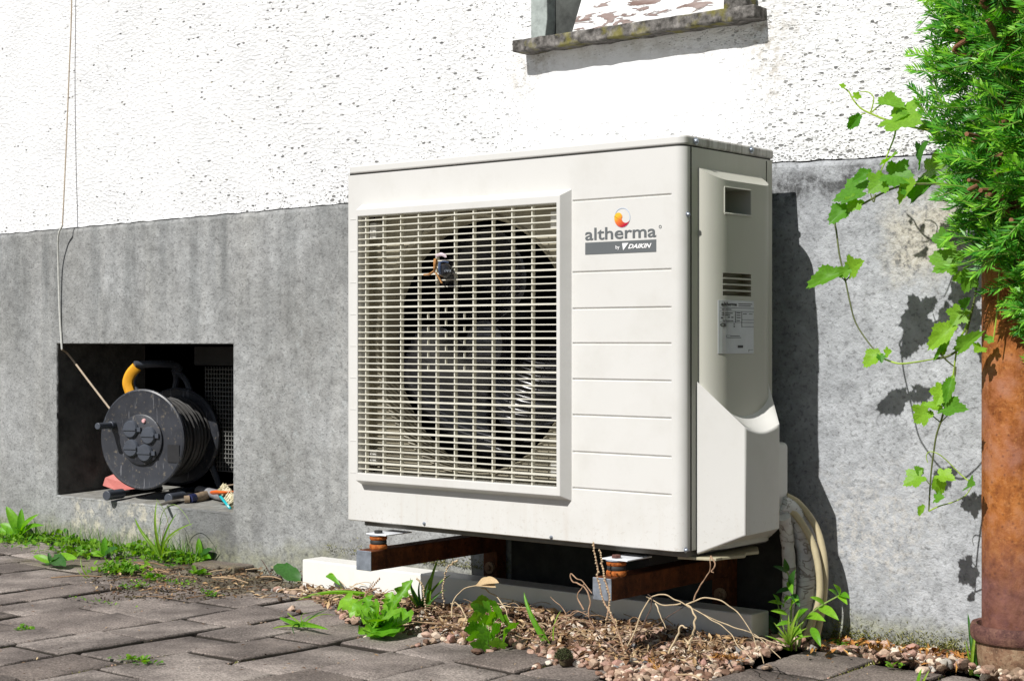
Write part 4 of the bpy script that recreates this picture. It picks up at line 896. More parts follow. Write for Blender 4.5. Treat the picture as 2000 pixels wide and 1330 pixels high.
m = rb(); m.tube(smooth_path([(-.036, .010, H+.206), (0, .06, H+.208), (.012, .13, H+.204), (.006, .165, H+.190)]), [.0105]*18+[.008], 12); m.build('carry_handle', M['grip'], reel, True, smooth=True)

# ================================================================== TOOLS IN THE NICHE
fz = NZ0+.003
def flo(px, py, z=0): return Gd(px, py, fz+z)
pk = thing('dustpan', flo(225, 955), 'flat faded red dustpan lying behind the left foot of the cable reel', 'dustpan')
m = MB(); A = [W(200, 948, .52), W(205, 932, .535), W(232, 921, .555), W(262, 948, .56), W(268, 957, .545), W(225, 957, .52)]; m.add([a for a in A]+[a+Vector((0, .012, -.004)) for a in A], [(0,1,2,3,4,5), (11,10,9,8,7,6)]+[(i, (i+1) % 6, 6+(i+1) % 6, 6+i) for i in range(6)]); m.build('pan', M['pink'], pk, bevel=.002)
kn = thing('weeding_knife', flo(360, 985), 'old curved blade with a wooden handle and navy band, at the front of the niche', 'hand tool')
q = [flo(312, 986, .006), flo(328, 981, .007), flo(345, 977, .009), flo(362, 975, .011)]
m = MB(); m.tube(smooth_path(q), [.002]+[.006]*5+[.0085]*6+[.007]*7, 10, flat=.35); m.build('blade', M['oldmetal'], kn, smooth=True)
m = MB(); m.tube([flo(360, 975, .011), flo(370, 974, .012)], .010, 14); m.build('ferrule', M['wood'], kn, smooth=True)
m = MB(); m.tube([flo(370, 974, .012), flo(380, 972, .013)], .0125, 14); m.build('band', M['navy'], kn, smooth=True)
m = MB(); m.tube(smooth_path([flo(380, 972, .013), flo(392, 970, .014), flo(405, 967, .014), flo(414, 965, .013)]), [.0125]*6+[.0135]*6+[.012]*4+[.009, .006, .003], 14); m.build('wooden_handle', M['wood'], kn, smooth=True)
pl = thing('pruning_shears', flo(360, 962), 'navy-handled shears lying between the reel and the curved blade', 'shears')
m = MB(); m.tube([flo(350, 962, .012), flo(362, 959, .014), flo(385, 953, .016)], [.010, .011, .009], 12); m.build('handle', M['grip'], pl, smooth=True, bevel=.001)
m = MB(); m.tube(smooth_path([flo(396, 958, .018), flo(375, 966, .013), flo(352, 972, .009), flo(330, 975, .006)]), .0035, 6, flat=.7); m.build('steel_blade', M['steel'], pl, smooth=True)
nz_ = thing('hose_lance', flo(420, 955), 'silver metal tube with an orange clip leaning at the right of the niche', 'hand tool')
m = MB(); a, b = flo(388, 958, .020), flo(436, 968, .020); m.tube([a, a.lerp(b, .04), b], [.0125, .0145, .0135], 18); m.build('metal_tube', M['steel'], nz_, smooth=True)
m = MB(); m.tube(smooth_path([flo(416, 962, .034), flo(425, 961, .038), flo(445, 962, .037), flo(470, 960, .035)]), [.009]*7+[.0075]*12, 10, flat=.6); m.build('orange_clip', M['orange'], nz_, smooth=True)
m = MB(); m.tube([flo(430, 950, .04), flo(470, 944, .05)], .002, 6); m.build('rod', M['wood'], nz_)
br = thing('scrubbing_brush', flo(450, 985), 'teal scrubbing brush with cream bristles at the right edge of the niche', 'brush')
A, B = flo(430, 962, .030), flo(451, 990, .004)
ax = (B-A).normalized(); _q = Vector((.55, .55, .62)); nrm = (_q-ax*_q.dot(ax)).normalized(); wid = ax.cross(nrm)
m = MB()
ring0 = []
for k in range(16):
    a = 2*math.pi*k/16; ring0.append((math.cos(a), math.sin(a)))
C0 = (A+B)/2; hl = (B-A).length/2+.006
for off in (-.007, .0): m.v += [tuple(C0+ax*c_*hl+wid*s_*.020+nrm*off) for c_, s_ in ring0]
m.f += [tuple(range(16)), tuple(range(16, 32))]+[(i, (i+1) % 16, 16+(i+1) % 16, 16+i) for i in range(16)]; m.mi += [0]*18
m.build('brush_back', M['teal'], br, bevel=.002, smooth=True)
Vb, Fb = [], []
for i in range(-4, 5):
    for j in (-1, 0, 1):
        base = C0+ax*(i*.0098)*hl/.045+wid*j*.010
        for _ in range(22):
            d = (nrm+Vector([rng.normal(0, .22) for _ in range(3)])).normalized(); o_b = base+ax*rng.uniform(-.003, .003)+wid*rng.uniform(-.003, .003); e = o_b+d*rng.uniform(.020, .029); s_ = d.cross(Vector((.3, -.8, .5))).normalized()*.0008
            k = len(Vb); Vb += [tuple(o_b-s_), tuple(o_b+s_), tuple(e+s_), tuple(e-s_)]; Fb.append((k, k+1, k+2, k+3))
np_mesh('bristles', np.array(Vb), Fb, M['bristle'], br)

# ================================================================== LEAVES
def strip_leaf(name, wfun, n=10, bend=.25, fold=.12, mat='weed', wav=0):
    "unit leaf along +y; z up; width wfun(t)"
    m = MB(); rows = []
    for i in range(n+1):
        t = i/n; w = wfun(t); z = bend*(math.sin(t*math.pi*.5)-t*t*1.1)*.5; wv = wav*math.sin(t*19)
        rows.append([(-w, t, z+fold*w*1.5+wv*w), (-w*.5, t, z+fold*w*.5), (0, t, z), (w*.5, t, z+fold*w*.5), (w, t, z+fold*w*1.5-wv*w)])
    for i in range(n):
        for k in range(4): m.quad(rows[i][k], rows[i][k+1], rows[i+1][k+1], rows[i+1][k])
    me = bpy.data.meshes.new(name); me.from_pydata(m.v, [], m.f); me.materials.append(M[mat])
    bm = bmesh.new(); bm.from_mesh(me); bmesh.ops.remove_doubles(bm, verts=bm.verts, dist=1e-5); bm.to_mesh(me); bm.free()
    me.polygons.foreach_set('use_smooth', [True]*len(me.polygons)); return me
def lobe_leaf(name, lobes, mat, teeth=0.0, fold=.14, n=72, sinus=.35, seed=0, cup=.1):
    "lobes: (angle from +y in degrees, reach, half width); origin at the leaf base"
    rr = random.Random(seed); pts = []; c = (0, .36)
    for k in range(n):
        a = 360*k/n; r_ = .16
        for la, lr, lw in lobes:
            d = abs((a-la+180) % 360-180)
            if d < lw: r_ = max(r_, lr*(1-(1-sinus)*(d/lw)**1.25))
        r_ *= 1+teeth*(1 if k % 3 == 0 else -.55)+rr.uniform(-.015, .015)
        pts.append((c[0]+r_*math.sin(R(a)), c[1]+r_*math.cos(R(a))))
    def zz_(x, y): return fold*abs(x)+cup*(x*x-(y-.4)**2)+.02*math.sin(x*14+seed)*math.cos(y*11)
    vs_ = [(c[0], c[1], zz_(*c))]+[((x+c[0])/2, (y+c[1])/2, zz_((x+c[0])/2, (y+c[1])/2)-.008*(k % 6 == 0)) for k, (x, y) in enumerate(pts)]+[(x, y, zz_(x, y)) for x, y in pts]
    fs = []
    for k in range(n):
        j = (k+1) % n; fs += [(0, 1+j, 1+k), (1+k, 1+j, 1+n+j, 1+n+k)]
    me = bpy.data.meshes.new(name); me.from_pydata(vs_, [], fs); me.materials.append(M[mat]); me.polygons.foreach_set('use_smooth', [True]*len(me.polygons)); return me
lance = lambda w: (lambda t: w*max(.02, math.sin(math.pi*min(1, t**.85))**.8)*(1 if t < 1 else 0)+.008*(1-t))
ovate = lambda w: (lambda t: w*(max(0, math.sin(math.pi*t**.75)))**.62+.02*(1-t))
def toothed(t): return (.12+.34*(t**.8))*(1-.65*((t*7) % 1))*(1 if t < .92 else (1-t)*12.5+.02)*.62+.02
def blade_w(t): return .5*(1-t)**.5*min(1, t*5+.5)
L_vine = [lobe_leaf('vine_leaf_mesh', [(0, .64, 44), (62, .54, 40), (-62, .54, 40), (128, .44, 40), (-128, .44, 40)], 'vine', .07, .22, 72, .56, s, .12+.1*s) for s in range(3)]
L_vine3 = [lobe_leaf('vine_leaf_mesh', [(0, .66, 50), (72, .48, 50), (-72, .48, 50), (145, .38, 44), (-145, .38, 44)], 'vine', .08, .34, 66, .62, 4+s, .2) for s in range(2)]
L_cel = lobe_leaf('celandine_leaf_mesh', [(0, .56, 44), (70, .50, 42), (-70, .50, 42), (135, .42, 40), (-135, .42, 40)], 'weed', .04, .10, 60, .66, 9, .05)
L_ov = strip_leaf('ovate_leaf_mesh', ovate(.24), 10, .3, .15, 'weed'); L_ovd = strip_leaf('ovate_dark_leaf_mesh', ovate(.24), 10, .3, .15, 'weed_dark', .15)
L_la = strip_leaf('lance_leaf_mesh', lance(.13), 10, .45, .25, 'weed'); L_lad = strip_leaf('lance_dark_leaf_mesh', lance(.13), 10, .45, .25, 'weed_dark')
L_to = strip_leaf('toothed_leaf_mesh', lambda t: toothed(t), 28, .35, .12, 'weed', .35); L_gr = strip_leaf('grass_blade_mesh', lambda t: .035*blade_w(t)*2, 10, .7, .5, 'grass')
L_grd = strip_leaf('dark_grass_blade_mesh', lambda t: .040*blade_w(t)*2, 10, .7, .5, 'weed_dark'); L_wide = strip_leaf('wide_grass_mesh', lambda t: .07*blade_w(t)*2, 10, .35, .5, 'weed')
CAMV = Vector(CAM)
def leaf(parent, me, A, B, wscale=1, face=None, name='leaf', roll=0):
    A, B = Vector(A), Vector(B); y = B-A; L = y.length; y.normalize()
    nh = Vector(face) if face else (CAMV-A).normalized()*.6+Vector((0, -.2, .55))
    x = y.cross(nh).normalized(); z = x.cross(y)
    if roll: x, z = x*math.cos(roll)+z*math.sin(roll), z*math.cos(roll)-x*math.sin(roll)
    off = wpos(parent); mt = Matrix(((x.x*L*wscale, y.x*L, z.x*L, A.x-off.x), (x.y*L*wscale, y.y*L, z.y*L, A.y-off.y), (x.z*L*wscale, y.z*L, z.z*L, A.z-off.z), (0, 0, 0, 1)))
    o = bpy.data.objects.new(name, me); col.objects.link(o); o.parent = parent; o.matrix_local = mt; return o
def stem(parent, pts, r, mat='weed_stem', name='stem', n=6, k=5):
    m = MB(); sp = smooth_path(pts, k); r1 = r if isinstance(r, (tuple, list)) else (r, r*.6)
    m.tube(sp, [r1[0]+(r1[1]-r1[0])*i/(len(sp)-1) for i in range(len(sp))], n); return m.build(name, M[mat], parent, smooth=True)

# ------------------------------------------------------------------ vine
vine = thing('climbing_vine', W(1912, 530, .22), 'green vine with lobed leaves trailing from the yew across the grey wall', 'vine')
vy = .165
stem(vine, [W(1990, 372, .2), W(1900, 362, .18), W(1850, 360, vy), W(1785, 360, vy), W(1740, 370, vy), W(1690, 396, vy), W(1650, 418, vy), W(1632, 433, vy), W(1634, 455, vy), W(1640, 500, vy), W(1651, 547, vy), W(1660, 590, vy), W(1672, 632, vy), W(1700, 674, vy), W(1724, 700, vy)], .0021, 'vine_stem')
stem(vine, [W(1724, 700, vy), W(1755, 710, vy), W(1790, 707, .18), W(1825, 701, .2)], .0019, 'vine_lime')
stem(vine, [W(1825, 701, .2), W(1855, 694, .21), W(1880, 672, .22), W(1894, 625, .22), W(1904, 580, .22), W(1914, 520, .22), W(1925, 440, .23)], .0024, 'vine_stem')
stem(vine, [W(1900, 600, .22), W(1886, 640, .22), W(1872, 668, .22), W(1866, 700, .22), W(1862, 730, .22), W(1852, 770, .22), W(1846, 790, .22)], .0020, 'vine_lime')
stem(vine, [W(1836, 690, .2), W(1850, 705, .21), W(1864, 716, .22)], .0018, 'vine_stem')
stem(vine, [W(1866, 716, .22), W(1864, 735, .22), W(1848, 788, .22), W(1838, 822, .22), W(1829, 850, .22), W(1824, 880, .22), W(1818, 930, .22), W(1814, 998, .22)], (.0021, .0014), 'vine_stem')
stem(vine, [W(1814, 998, .22), W(1835, 988, .22), W(1862, 980, .23), W(1885, 968, .24), W(1898, 950, .24)], .0013, 'vine_lime', 'tendril')
stem(vine, [W(1898, 944, .24), W(1875, 925, .24), W(1850, 900, .23), W(1832, 886, .22), W(1815, 882, .22), W(1809, 892, .22), W(1812, 903, .22)], .0012, 'vine_lime', 'tendril')
stem(vine, [W(1830, 258, .2), W(1780, 248, vy), W(1735, 236, vy), W(1700, 222, vy), W(1680, 211, vy), W(1665, 193, vy), W(1658, 180, vy), W(1645, 170, vy)], .0022, 'vine_lime')
stem(vine, [W(1700, 220, vy), W(1704, 208, vy), W(1706, 190, vy), W(1694, 180, vy), W(1680, 180, vy)], .0014, 'vine_lime', 'tendril')
stem(vine, [W(1702, 220, vy), W(1720, 205, vy), W(1735, 200, vy)], .0014, 'vine_lime', 'petiole'); stem(vine, [W(1690, 222, vy), W(1676, 226, vy)], .0013, 'vine_lime', 'petiole')
stem(vine, [W(1750, 250, vy), W(1746, 270, vy), W(1735, 298, vy), W(1728, 318, vy), W(1720, 336, vy)], .0017, 'vine_lime', 'petiole')
stem(vine, [W(1710, 380, vy), W(1706, 395, vy), W(1698, 372, vy)], .0015, 'vine_stem', 'petiole'); stem(vine, [W(1735, 370, vy), W(1733, 352, vy)], .0015, 'vine_stem', 'petiole')
stem(vine, [W(1651, 549, vy), W(1640, 538, vy)], .0013, 'vine_stem', 'petiole'); stem(vine, [W(1651, 549, vy), W(1664, 536, vy)], .0013, 'vine_stem', 'petiole')
stem(vine, [W(1836, 824, .22), W(1822, 812, .215), W(1816, 800, .21)], .0013, 'vine_stem', 'petiole'); stem(vine, [W(1838, 824, .22), W(1852, 810, .215)], .0013, 'vine_stem', 'petiole')
stem(vine, [W(1815, 945, .22), W(1805, 932, .22)], .0011, 'vine_stem', 'petiole')
stem(vine, [W(1952, 530, .2), W(1949, 590, .2), W(1945, 630, .2), W(1940, 665, .2)], .0018, 'vine_lime', 'tendril')
VL = [  # base px, tip px, mesh, width, depth of base/tip
 ((1652,172),(1640,166),0,.8),((1664,186),(1682,190),1,.8),((1710,200),(1760,206),3,.55),((1682,222),(1658,250),3,.6),
 ((1728,230),(1792,238),0,1.0),((1745,235),(1770,222),3,.8),((1815,232),(1828,262),1,1.0),
 ((1722,336),(1780,350),1,1.0),((1705,335),(1668,352),3,.6),((1728,320),(1750,300),0,.8),((1795,325),(1805,283),2,1.1),((1800,338),(1846,318),0,1.0),
 ((1700,370),(1632,388),0,.95),((1680,385),(1658,410),2,1.1),((1660,402),(1624,432),3,.85),((1735,345),(1700,372),2,1.1),((1790,352),(1756,392),3,.8),((1835,345),(1782,390),3,.5),((1770,362),(1780,385),1,.9),
 ((1648,530),(1582,556),3,.55),((1655,532),(1680,512),2,.9),((1662,522),(1640,540),1,.8),
 ((1722,686),(1690,712),3,.9),((1726,692),(1740,686),0,.9),((1718,690),(1722,706),2,.8),
 ((1880,520),(1820,500),2,1.0),((1890,540),(1862,545),3,.8),((1898,525),(1885,568),0,.85),((1858,470),(1822,465),1,1.2),
 ((1882,598),(1862,632),0,1.05),((1880,605),(1892,585),3,.6),((1868,630),(1818,676),3,.62),((1852,648),(1842,690),3,.5),
 ((1866,690),(1912,652),3,.45),((1925,668),(1938,658),1,1.2),((1920,675),(1906,686),1,1.0),((1850,672),(1826,700),3,.3),
 ((1846,750),(1830,788),0,.85),((1860,735),(1848,782),3,.5),((1820,795),(1786,822),2,.9),((1842,800),(1808,790),3,.7),((1834,796),(1884,798),0,.6),((1850,760),(1862,735),2,.7),
 ((1808,925),(1768,945),0,1.0),((1802,928),(1788,912),3,.8),((1826,925),(1862,935),0,.9),((1828,930),(1838,962),3,.8),((1822,975),(1842,970),1,1.1),((1806,985),(1795,1005),3,.6),((1885,950),(1900,945),2,1.1),
]
rv = random.Random(3)
for (a, b, k, w_) in VL:
    dpt = vy if a[1] < 560 and a[0] < 1800 else .215
    if a[0] < 1740 and a[1] < 720: dpt = vy
    A_ = W(*a, dpt+rv.uniform(-.012, .004)); B_ = W(*b, dpt-rv.uniform(.0, .028))
    nf = (CAMV-A_).normalized()*.75+Vector((rv.uniform(-.3, .3), rv.uniform(-.3, .1), rv.uniform(.25, .75)))
    leaf(vine, (L_vine+L_vine3)[k if k < 3 else 3+rv.randrange(2)], A_, B_+(B_-A_)*.10, w_*1.08, tuple(nf))

# ------------------------------------------------------------------ yew
yew = thing('yew_bush', (1.62, .24, 0), 'dense dark green yew bush overhanging the downpipe at the right edge', 'bush')
bnd = [(-60, 1822), (0, 1826), (50, 1838), (110, 1828), (150, 1822), (190, 1812), (250, 1836), (330, 1850), (400, 1868), (440, 1880), (480, 1872), (500, 1890), (520, 1930), (545, 1965), (580, 1995), (640, 2015), (700, 2060), (900, 2140)]
def left_px(py):
    for (a, b), (c, d) in zip(bnd, bnd[1:]):
        if a <= py <= c: return 16+b+(d-b)*(py-a)/(c-a)
    return 1838 if py < 0 else 2200
bq = {}
NV, NF, NM = [], [], []; SV = MB()
def shoot(P, d, L, up, seed, tipn=False):
    P = np.array(P); d = np.array(d); d = d/np.linalg.norm(d); up = np.array(up); s_ = np.cross(d, up); s_ = s_/np.linalg.norm(s_); u = np.cross(s_, d)
    n = int(L/.0044); sag = rng.uniform(-.35, .1); young = rng.random() < .55; ty = rng.uniform(.35, .75)
    for i in range(n):
        t = i/n; c = P+d*L*t+u*sag*L*t*t*.5; nl = .0245*(.55+.45*math.sin(math.pi*min(1, .12+t*.95)))*rng.uniform(.85, 1.12)
        for sg in (-1, 1):
            a = rng.uniform(.85, 1.15)*(1-.55*t); q = s_*sg*math.sin(a)+d*math.cos(a)+u*rng.uniform(-.05, .55); q = q/np.linalg.norm(q)
            wv = np.cross(q, u+rng.normal(0, .35, 3)); wv = wv/np.linalg.norm(wv)*.0019; k = len(NV)
            NV.extend([c-wv*.5, c+q*nl*.4+wv, c+q*nl, c+q*nl*.4-wv]); NF.append((k, k+1, k+2, k+3)); NM.append(int(young and t > ty))
    SV.tube([tuple(P), tuple(P+d*L*.5+u*sag*L*.12), tuple(P+d*L*.97+u*sag*L*.5)], [.0013, .0011, .0007], 4, False)
for i in range(1180):
    py = rng.uniform(-240, 700); lp = left_px(py)
    e = rng.exponential(85) if rng.random() < .55 else rng.uniform(0, 330)
    px = lp+12+min(e, 420) if i < 930 else lp+rng.uniform(70, 330); yy = rng.uniform(.10, .30) if rng.random() < .4 else rng.uniform(.06, .17)
    edge = max(0, 1-(px-lp)/90)
    yy = yy*(1-edge)+rng.uniform(.16, .26)*edge
    if py > 480: yy = min(yy, .20)
    base = W(px+rng.uniform(8, 40), py+rng.uniform(-10, 30), yy)
    if abs(base.x-dxx) < .07 and base.y > dyy-.075: base.y = dyy-.08-rng.uniform(0, .05)
    d = Vector((-.45, -.55, rng.normal(.1, .75)))+Vector(rng.normal(0, .5, 3)); d.normalize()
    if edge > .3: d = Vector((-.8, -.25, rng.normal(.15, .5))).normalized()
    shoot(base, d, rng.uniform(.045, .085), (rng.normal(-.1, .3), -.6+rng.normal(0, .3), .7+rng.normal(0, .3)), i)
# the distinct sprays that stick out on the left and below
for a, b in [((1850, 230), (1775, 168)), ((1835, 200), (1808, 100)), ((1850, 60), (1812, 5)), ((1862, 255), (1800, 215)), ((1850, 120), (1815, 70)), ((1855, 45), (1830, -20)), ((1835, 260), (1790, 190)), ((1985, 560), (1956, 560)), ((1995, 590), (1958, 612)), ((2000, 610), (1985, 650)), ((1925, 500), (1888, 520)), ((1915, 490), (1870, 500)), ((1900, 470), (1848, 482)), ((1960, 470), (1985, 500)), ((1985, 540), (1975, 500))]:
    A_, B_ = W(*a, .17), W(*b, .15); shoot(A_, B_-A_, (B_-A_).length, (-.2, -.5, .8), 1)
for i in range(900):                                   # the body of the bush beyond the right edge of the view
    a, b_, c_ = rng.normal(0, 1, 3); l_ = math.sqrt(a*a+b_*b_+c_*c_); q_ = Vector((2.02+.47*a/l_, .02+.34*b_/l_, 1.45+.95*c_/l_))
    if to_px(q_)[0] < 2060: continue
    shoot(q_, Vector((a, b_, c_+.3))/l_, rng.uniform(.10, .16), (rng.normal(0, .3), -.5, .7), i)
fo = np_mesh('foliage', np.array(NV), NF, M['needle'], yew); fo.data.materials.append(M['needle_young']); fo.data.polygons.foreach_set('material_index', NM)
SV.build('green_twigs', M['shoot'], yew)
m = MB()
tk_ = [(1.75, .24, 0), (1.72, .22, .4), (1.68, .2, .9), (1.66, .2, 1.5), (1.65, .2, 2.1)]
m.tube(smooth_path(tk_), [.05]*5+[.04]*10+[.03]*6, 12); m.build('trunk', M['bark'], yew, smooth=True)
def boundary_limb(a, b, r):
    m_ = MB(); A_, B_ = W(*a, .13), W(*b, .055); m_.tube(smooth_path([(1.68, .21, A_.z-.05), A_, (A_+B_)/2+Vector((0, .01, .01)), B_]), [r*1.5]*6+[r]*6+[r*.75]*7, 8); m_.build('limb', M['bark'], yew, smooth=True)
for a, b, r in [((1990, 260), (1955, 240), .005), ((1985, 420), (1945, 335), .0065), ((1925, 300), (1888, 262), .005), ((1960, 400), (1915, 372), .005), ((1925, 388), (1892, 352), .004), ((1960, 150), (1930, 40), .006), ((1990, 470), (1975, 430), .005), ((1950, 20), (1925, -40), .005), ((1900, 110), (1868, 60), .004)]: boundary_limb(a, b, r)

# ================================================================== GRAVEL, LITTER, MOSS
def ico():
    bm = bmesh.new(); bmesh.ops.create_icosphere(bm, subdivisions=2, radius=1); v = np.array([x.co[:] for x in bm.verts]); bm.verts.index_update(); f = np.array([[y.index for y in x.verts] for x in bm.faces]); bm.free(); return v, f
IV, IF = ico()
proto = []
for k in range(10):
    a = IV.copy(); sc3 = np.array([1, rng.uniform(.65, .95), rng.uniform(.45, .75)])
    for i in range(len(a)):
        a[i] *= 1+.30*mnoise.noise(Vector(a[i])*1.1+Vector((k*7, 0, 0)))
    for _ in range(7):                                   # broken facets
        nn = rng.normal(0, 1, 3); nn /= np.linalg.norm(nn); dd = rng.uniform(.55, .85); s_ = a@nn; a -= np.outer(np.maximum(0, s_-dd), nn)
    proto.append(a*sc3)
def rotm(a, b, c):
    ca, sa, cb, sb, cc, sc2 = math.cos(a), math.sin(a), math.cos(b), math.sin(b), math.cos(c), math.sin(c)
    return np.array([[ca, -sa, 0], [sa, ca, 0], [0, 0, 1]])@np.array([[cb, 0, sb], [0, 1, 0], [-sb, 0, cb]])@np.array([[1, 0, 0], [0, cc, -sc2], [0, sc2, cc]])
def pebbles(spots):
    Vs, Fs, k = [], [], 0
    for (x, y, z, s_) in spots:
        a = proto[rng.integers(10)]@(rotm(rng.uniform(0, 6.28), rng.normal(0, .35), rng.normal(0, .35)).T)*s_+np.array([x, y, z]); Vs.append(a); Fs.append(IF+k); k += len(IV)
    return np.vstack(Vs), np.vstack(Fs)
def gz(x, y): return .004+.010*mnoise.noise(Vector((x*7, y*7, 2)))+.016*max(0, min(1, (y-.06)/.12))*max(0, min(1, (x-.1)/.2))*(y < .285)
spots = []; tries = 0
while len(spots) < 6500 and tries < 90000:
    tries += 1; x = rng.uniform(-.45, 1.45); y = rng.uniform(-.32, .384)
    inn = inside(x, y, GV)
    if not inn and (y > .38 or not any(inside(x+.085*math.cos(k), y+.085*math.sin(k), GV) for k in range(6)) or any(a < x < b and c_ < y < d_ for a, b, c_, d_ in covers)): continue
    if .21 < y < .285 and x < .85: continue
    if (x-dxx)**2+(y-dyy)**2 < (cr)**2: continue
    if x < .12 and rng.random() < .75: continue
    d_edge = min((Vector((x, y))-v).length for v in GV[:17]); s_ = rng.uniform(.004, .008) if rng.random() < .66 else rng.uniform(.008, .013)
    spots.append((x, y, gz(x, y)+rng.uniform(-.004, .004)-(0 if inn else .004), s_))
V_, F_ = pebbles(spots); grav = np_mesh('gravel', V_, F_, M['gravel'], None, True, 'stuff')
grav.data.polygons.foreach_set('use_smooth', [False]*len(grav.data.polygons))
# bed under the gravel
bedm = MB(); bedm.add([(v.x, v.y, -.010) for v in GV], [tuple(range(len(GV)))]); tag(bedm.build('gravel_bed', M['soil']), kind='structure')
# bigger stones along the edge of the bed, each a thing
stone_labels = 'rounded pinkish stone on the edge of the gravel bed'
edge_px = [(833,1240,.010),(852,1243,.011),(880,1247,.009),(868,1236,.0085),(905,1240,.009),(1128,1283,.011),(1152,1288,.010),(1178,1296,.0125),(1205,1300,.011),(1232,1298,.014),(1262,1306,.012),(1292,1312,.010),(1318,1308,.010),(1340,1302,.009),(1372,1296,.010),(1430,1272,.014),(1402,1282,.010),
           (1700,1262,.013),(1735,1262,.015),(1762,1260,.012),(1783,1272,.014),(1822,1272,.016),(1868,1278,.016),(1845,1300,.010),(1880,1302,.014),(1905,1310,.012),(1790,1284,.010),(1925,1322,.013),(1655,1255,.011),(1818,1285,.010)]
pm_ = []
for k in range(6):
    me = bpy.data.meshes.new('pebble'); me.from_pydata(proto[k].tolist(), [], IF.tolist()); pm_.append(me)
pmat = []
for k, c_ in enumerate([(.50, .34, .26), (.56, .44, .34), (.42, .24, .19), (.62, .56, .48), (.36, .20, .15)]): pmat.append(simple('stone_colour', c_, .75, .22, 120, .3, .001))
for i, me in enumerate(pm_): me.materials.append(pmat[i % 5])
for k, (px, py, s_) in enumerate(edge_px):
    q = Gd(px, py, .006); o = inst('pebble', pm_[k % 6], None, (q.x, q.y, .004+s_*.45), (rng.normal(0, .3), rng.normal(0, .3), rng.uniform(0, 6)), s_*1.1)
    left = px < 1500; tag(o, 'pinkish pebble at the front edge of the gravel under the heat pump' if left else 'pale or pink pebble at the foot of the grey wall beside the downpipe', 'pebble', 'pebbles edging the gravel' if left else 'pebbles at the wall foot')
q = Gd(1101, 1294, .005); ms = thing('mossy_stone', (q.x, q.y, 0), 'round dark green mossy stone on the paving edge of the gravel', 'stone')
m = MB(); m.v = [tuple(v*.017*np.array([1, 1, 1.25])+np.array([q.x, q.y, .014])) for v in proto[2]]; m.f = [tuple(f) for f in IF]; m.mi = [0]*len(IF); m.build('stone', M['soil'], ms, smooth=True)
def mp():
    a = rng.normal(0, 1, 3); a /= np.linalg.norm(a); a[2] = abs(a[2]); return (q.x+a[0]*.0155, q.y+a[1]*.0155, .013+a[2]*.015)
V_, F_ = blades(900, mp, .002, .005, .0009, 1.0); np_mesh('moss_coat', V_, F_, simple('dark_moss', (.05, .06, .018), .9, .5, 200), ms)
# dry litter and straw
def flakes(N, region, s0, s1, zf, curl=.6):
    Vs, Fs = [], []
    while len(Fs) < N*2:
        x, y, w_ = region(); s_ = rng.uniform(s0, s1); rm = rotm(rng.uniform(0, 6.28), rng.normal(0, curl), rng.normal(0, curl)); c = s_*rng.uniform(.1, .5)
        a = np.array([[-1, 0, 0], [0, -.38, c/s_*.5], [1, 0, 0], [0, .38, c/s_*.5]])*s_; a = a@rm.T+np.array([x, y, zf(x, y)+rng.uniform(.001, .010)]); k = len(Vs)*4
        Vs.append(a); Fs += [(k, k+1, k+2), (k, k+2, k+3)]
    return np.vstack(Vs), Fs
def reg_bed():
    while True:
        x, y = rng.uniform(-.3, 1.0), rng.uniform(-.2, .38)
        if inside(x, y, GV) and (rng.random() < .35 or y > -.02) and not (.205 < y < .285 and x < .91): return x, y, 1
V_, F_ = flakes(2600, reg_bed, .004, .014, lambda x, y: gz(x, y)+.004); np_mesh('leaf_litter', V_, F_, M['litter'], kind='stuff')
def reg_wall():
    x = rng.uniform(.93, 1.24); return x, .383-rng.exponential(.03), 1
V_, F_ = flakes(230, reg_wall, .004, .012, lambda x, y: .006); np_mesh('needle_litter', V_, F_, M['orange_needles'], kind='stuff')
m = MB()
def twig(mb, x, y, L, r, zf, lift=.012):
    a = rng.uniform(0, 6.28); d = Vector((math.cos(a), math.sin(a), 0)); p0 = Vector((x, y, zf+rng.uniform(.001, lift))); pts = [p0, p0+d*L*.5+Vector((rng.normal(0, L*.08), rng.normal(0, L*.08), rng.uniform(-.002, lift))), p0+d*L+Vector((0, 0, rng.uniform(-.004, lift)))]; mb.tube(smooth_path(pts, 3), r, 4, False)
for _ in range(430):
    x, y, _w = reg_bed(); twig(m, x, y, rng.uniform(.02, .085), rng.uniform(.0005, .0012), gz(x, y)+.006)
m.build('straw_litter', M['straw'], kind='stuff')
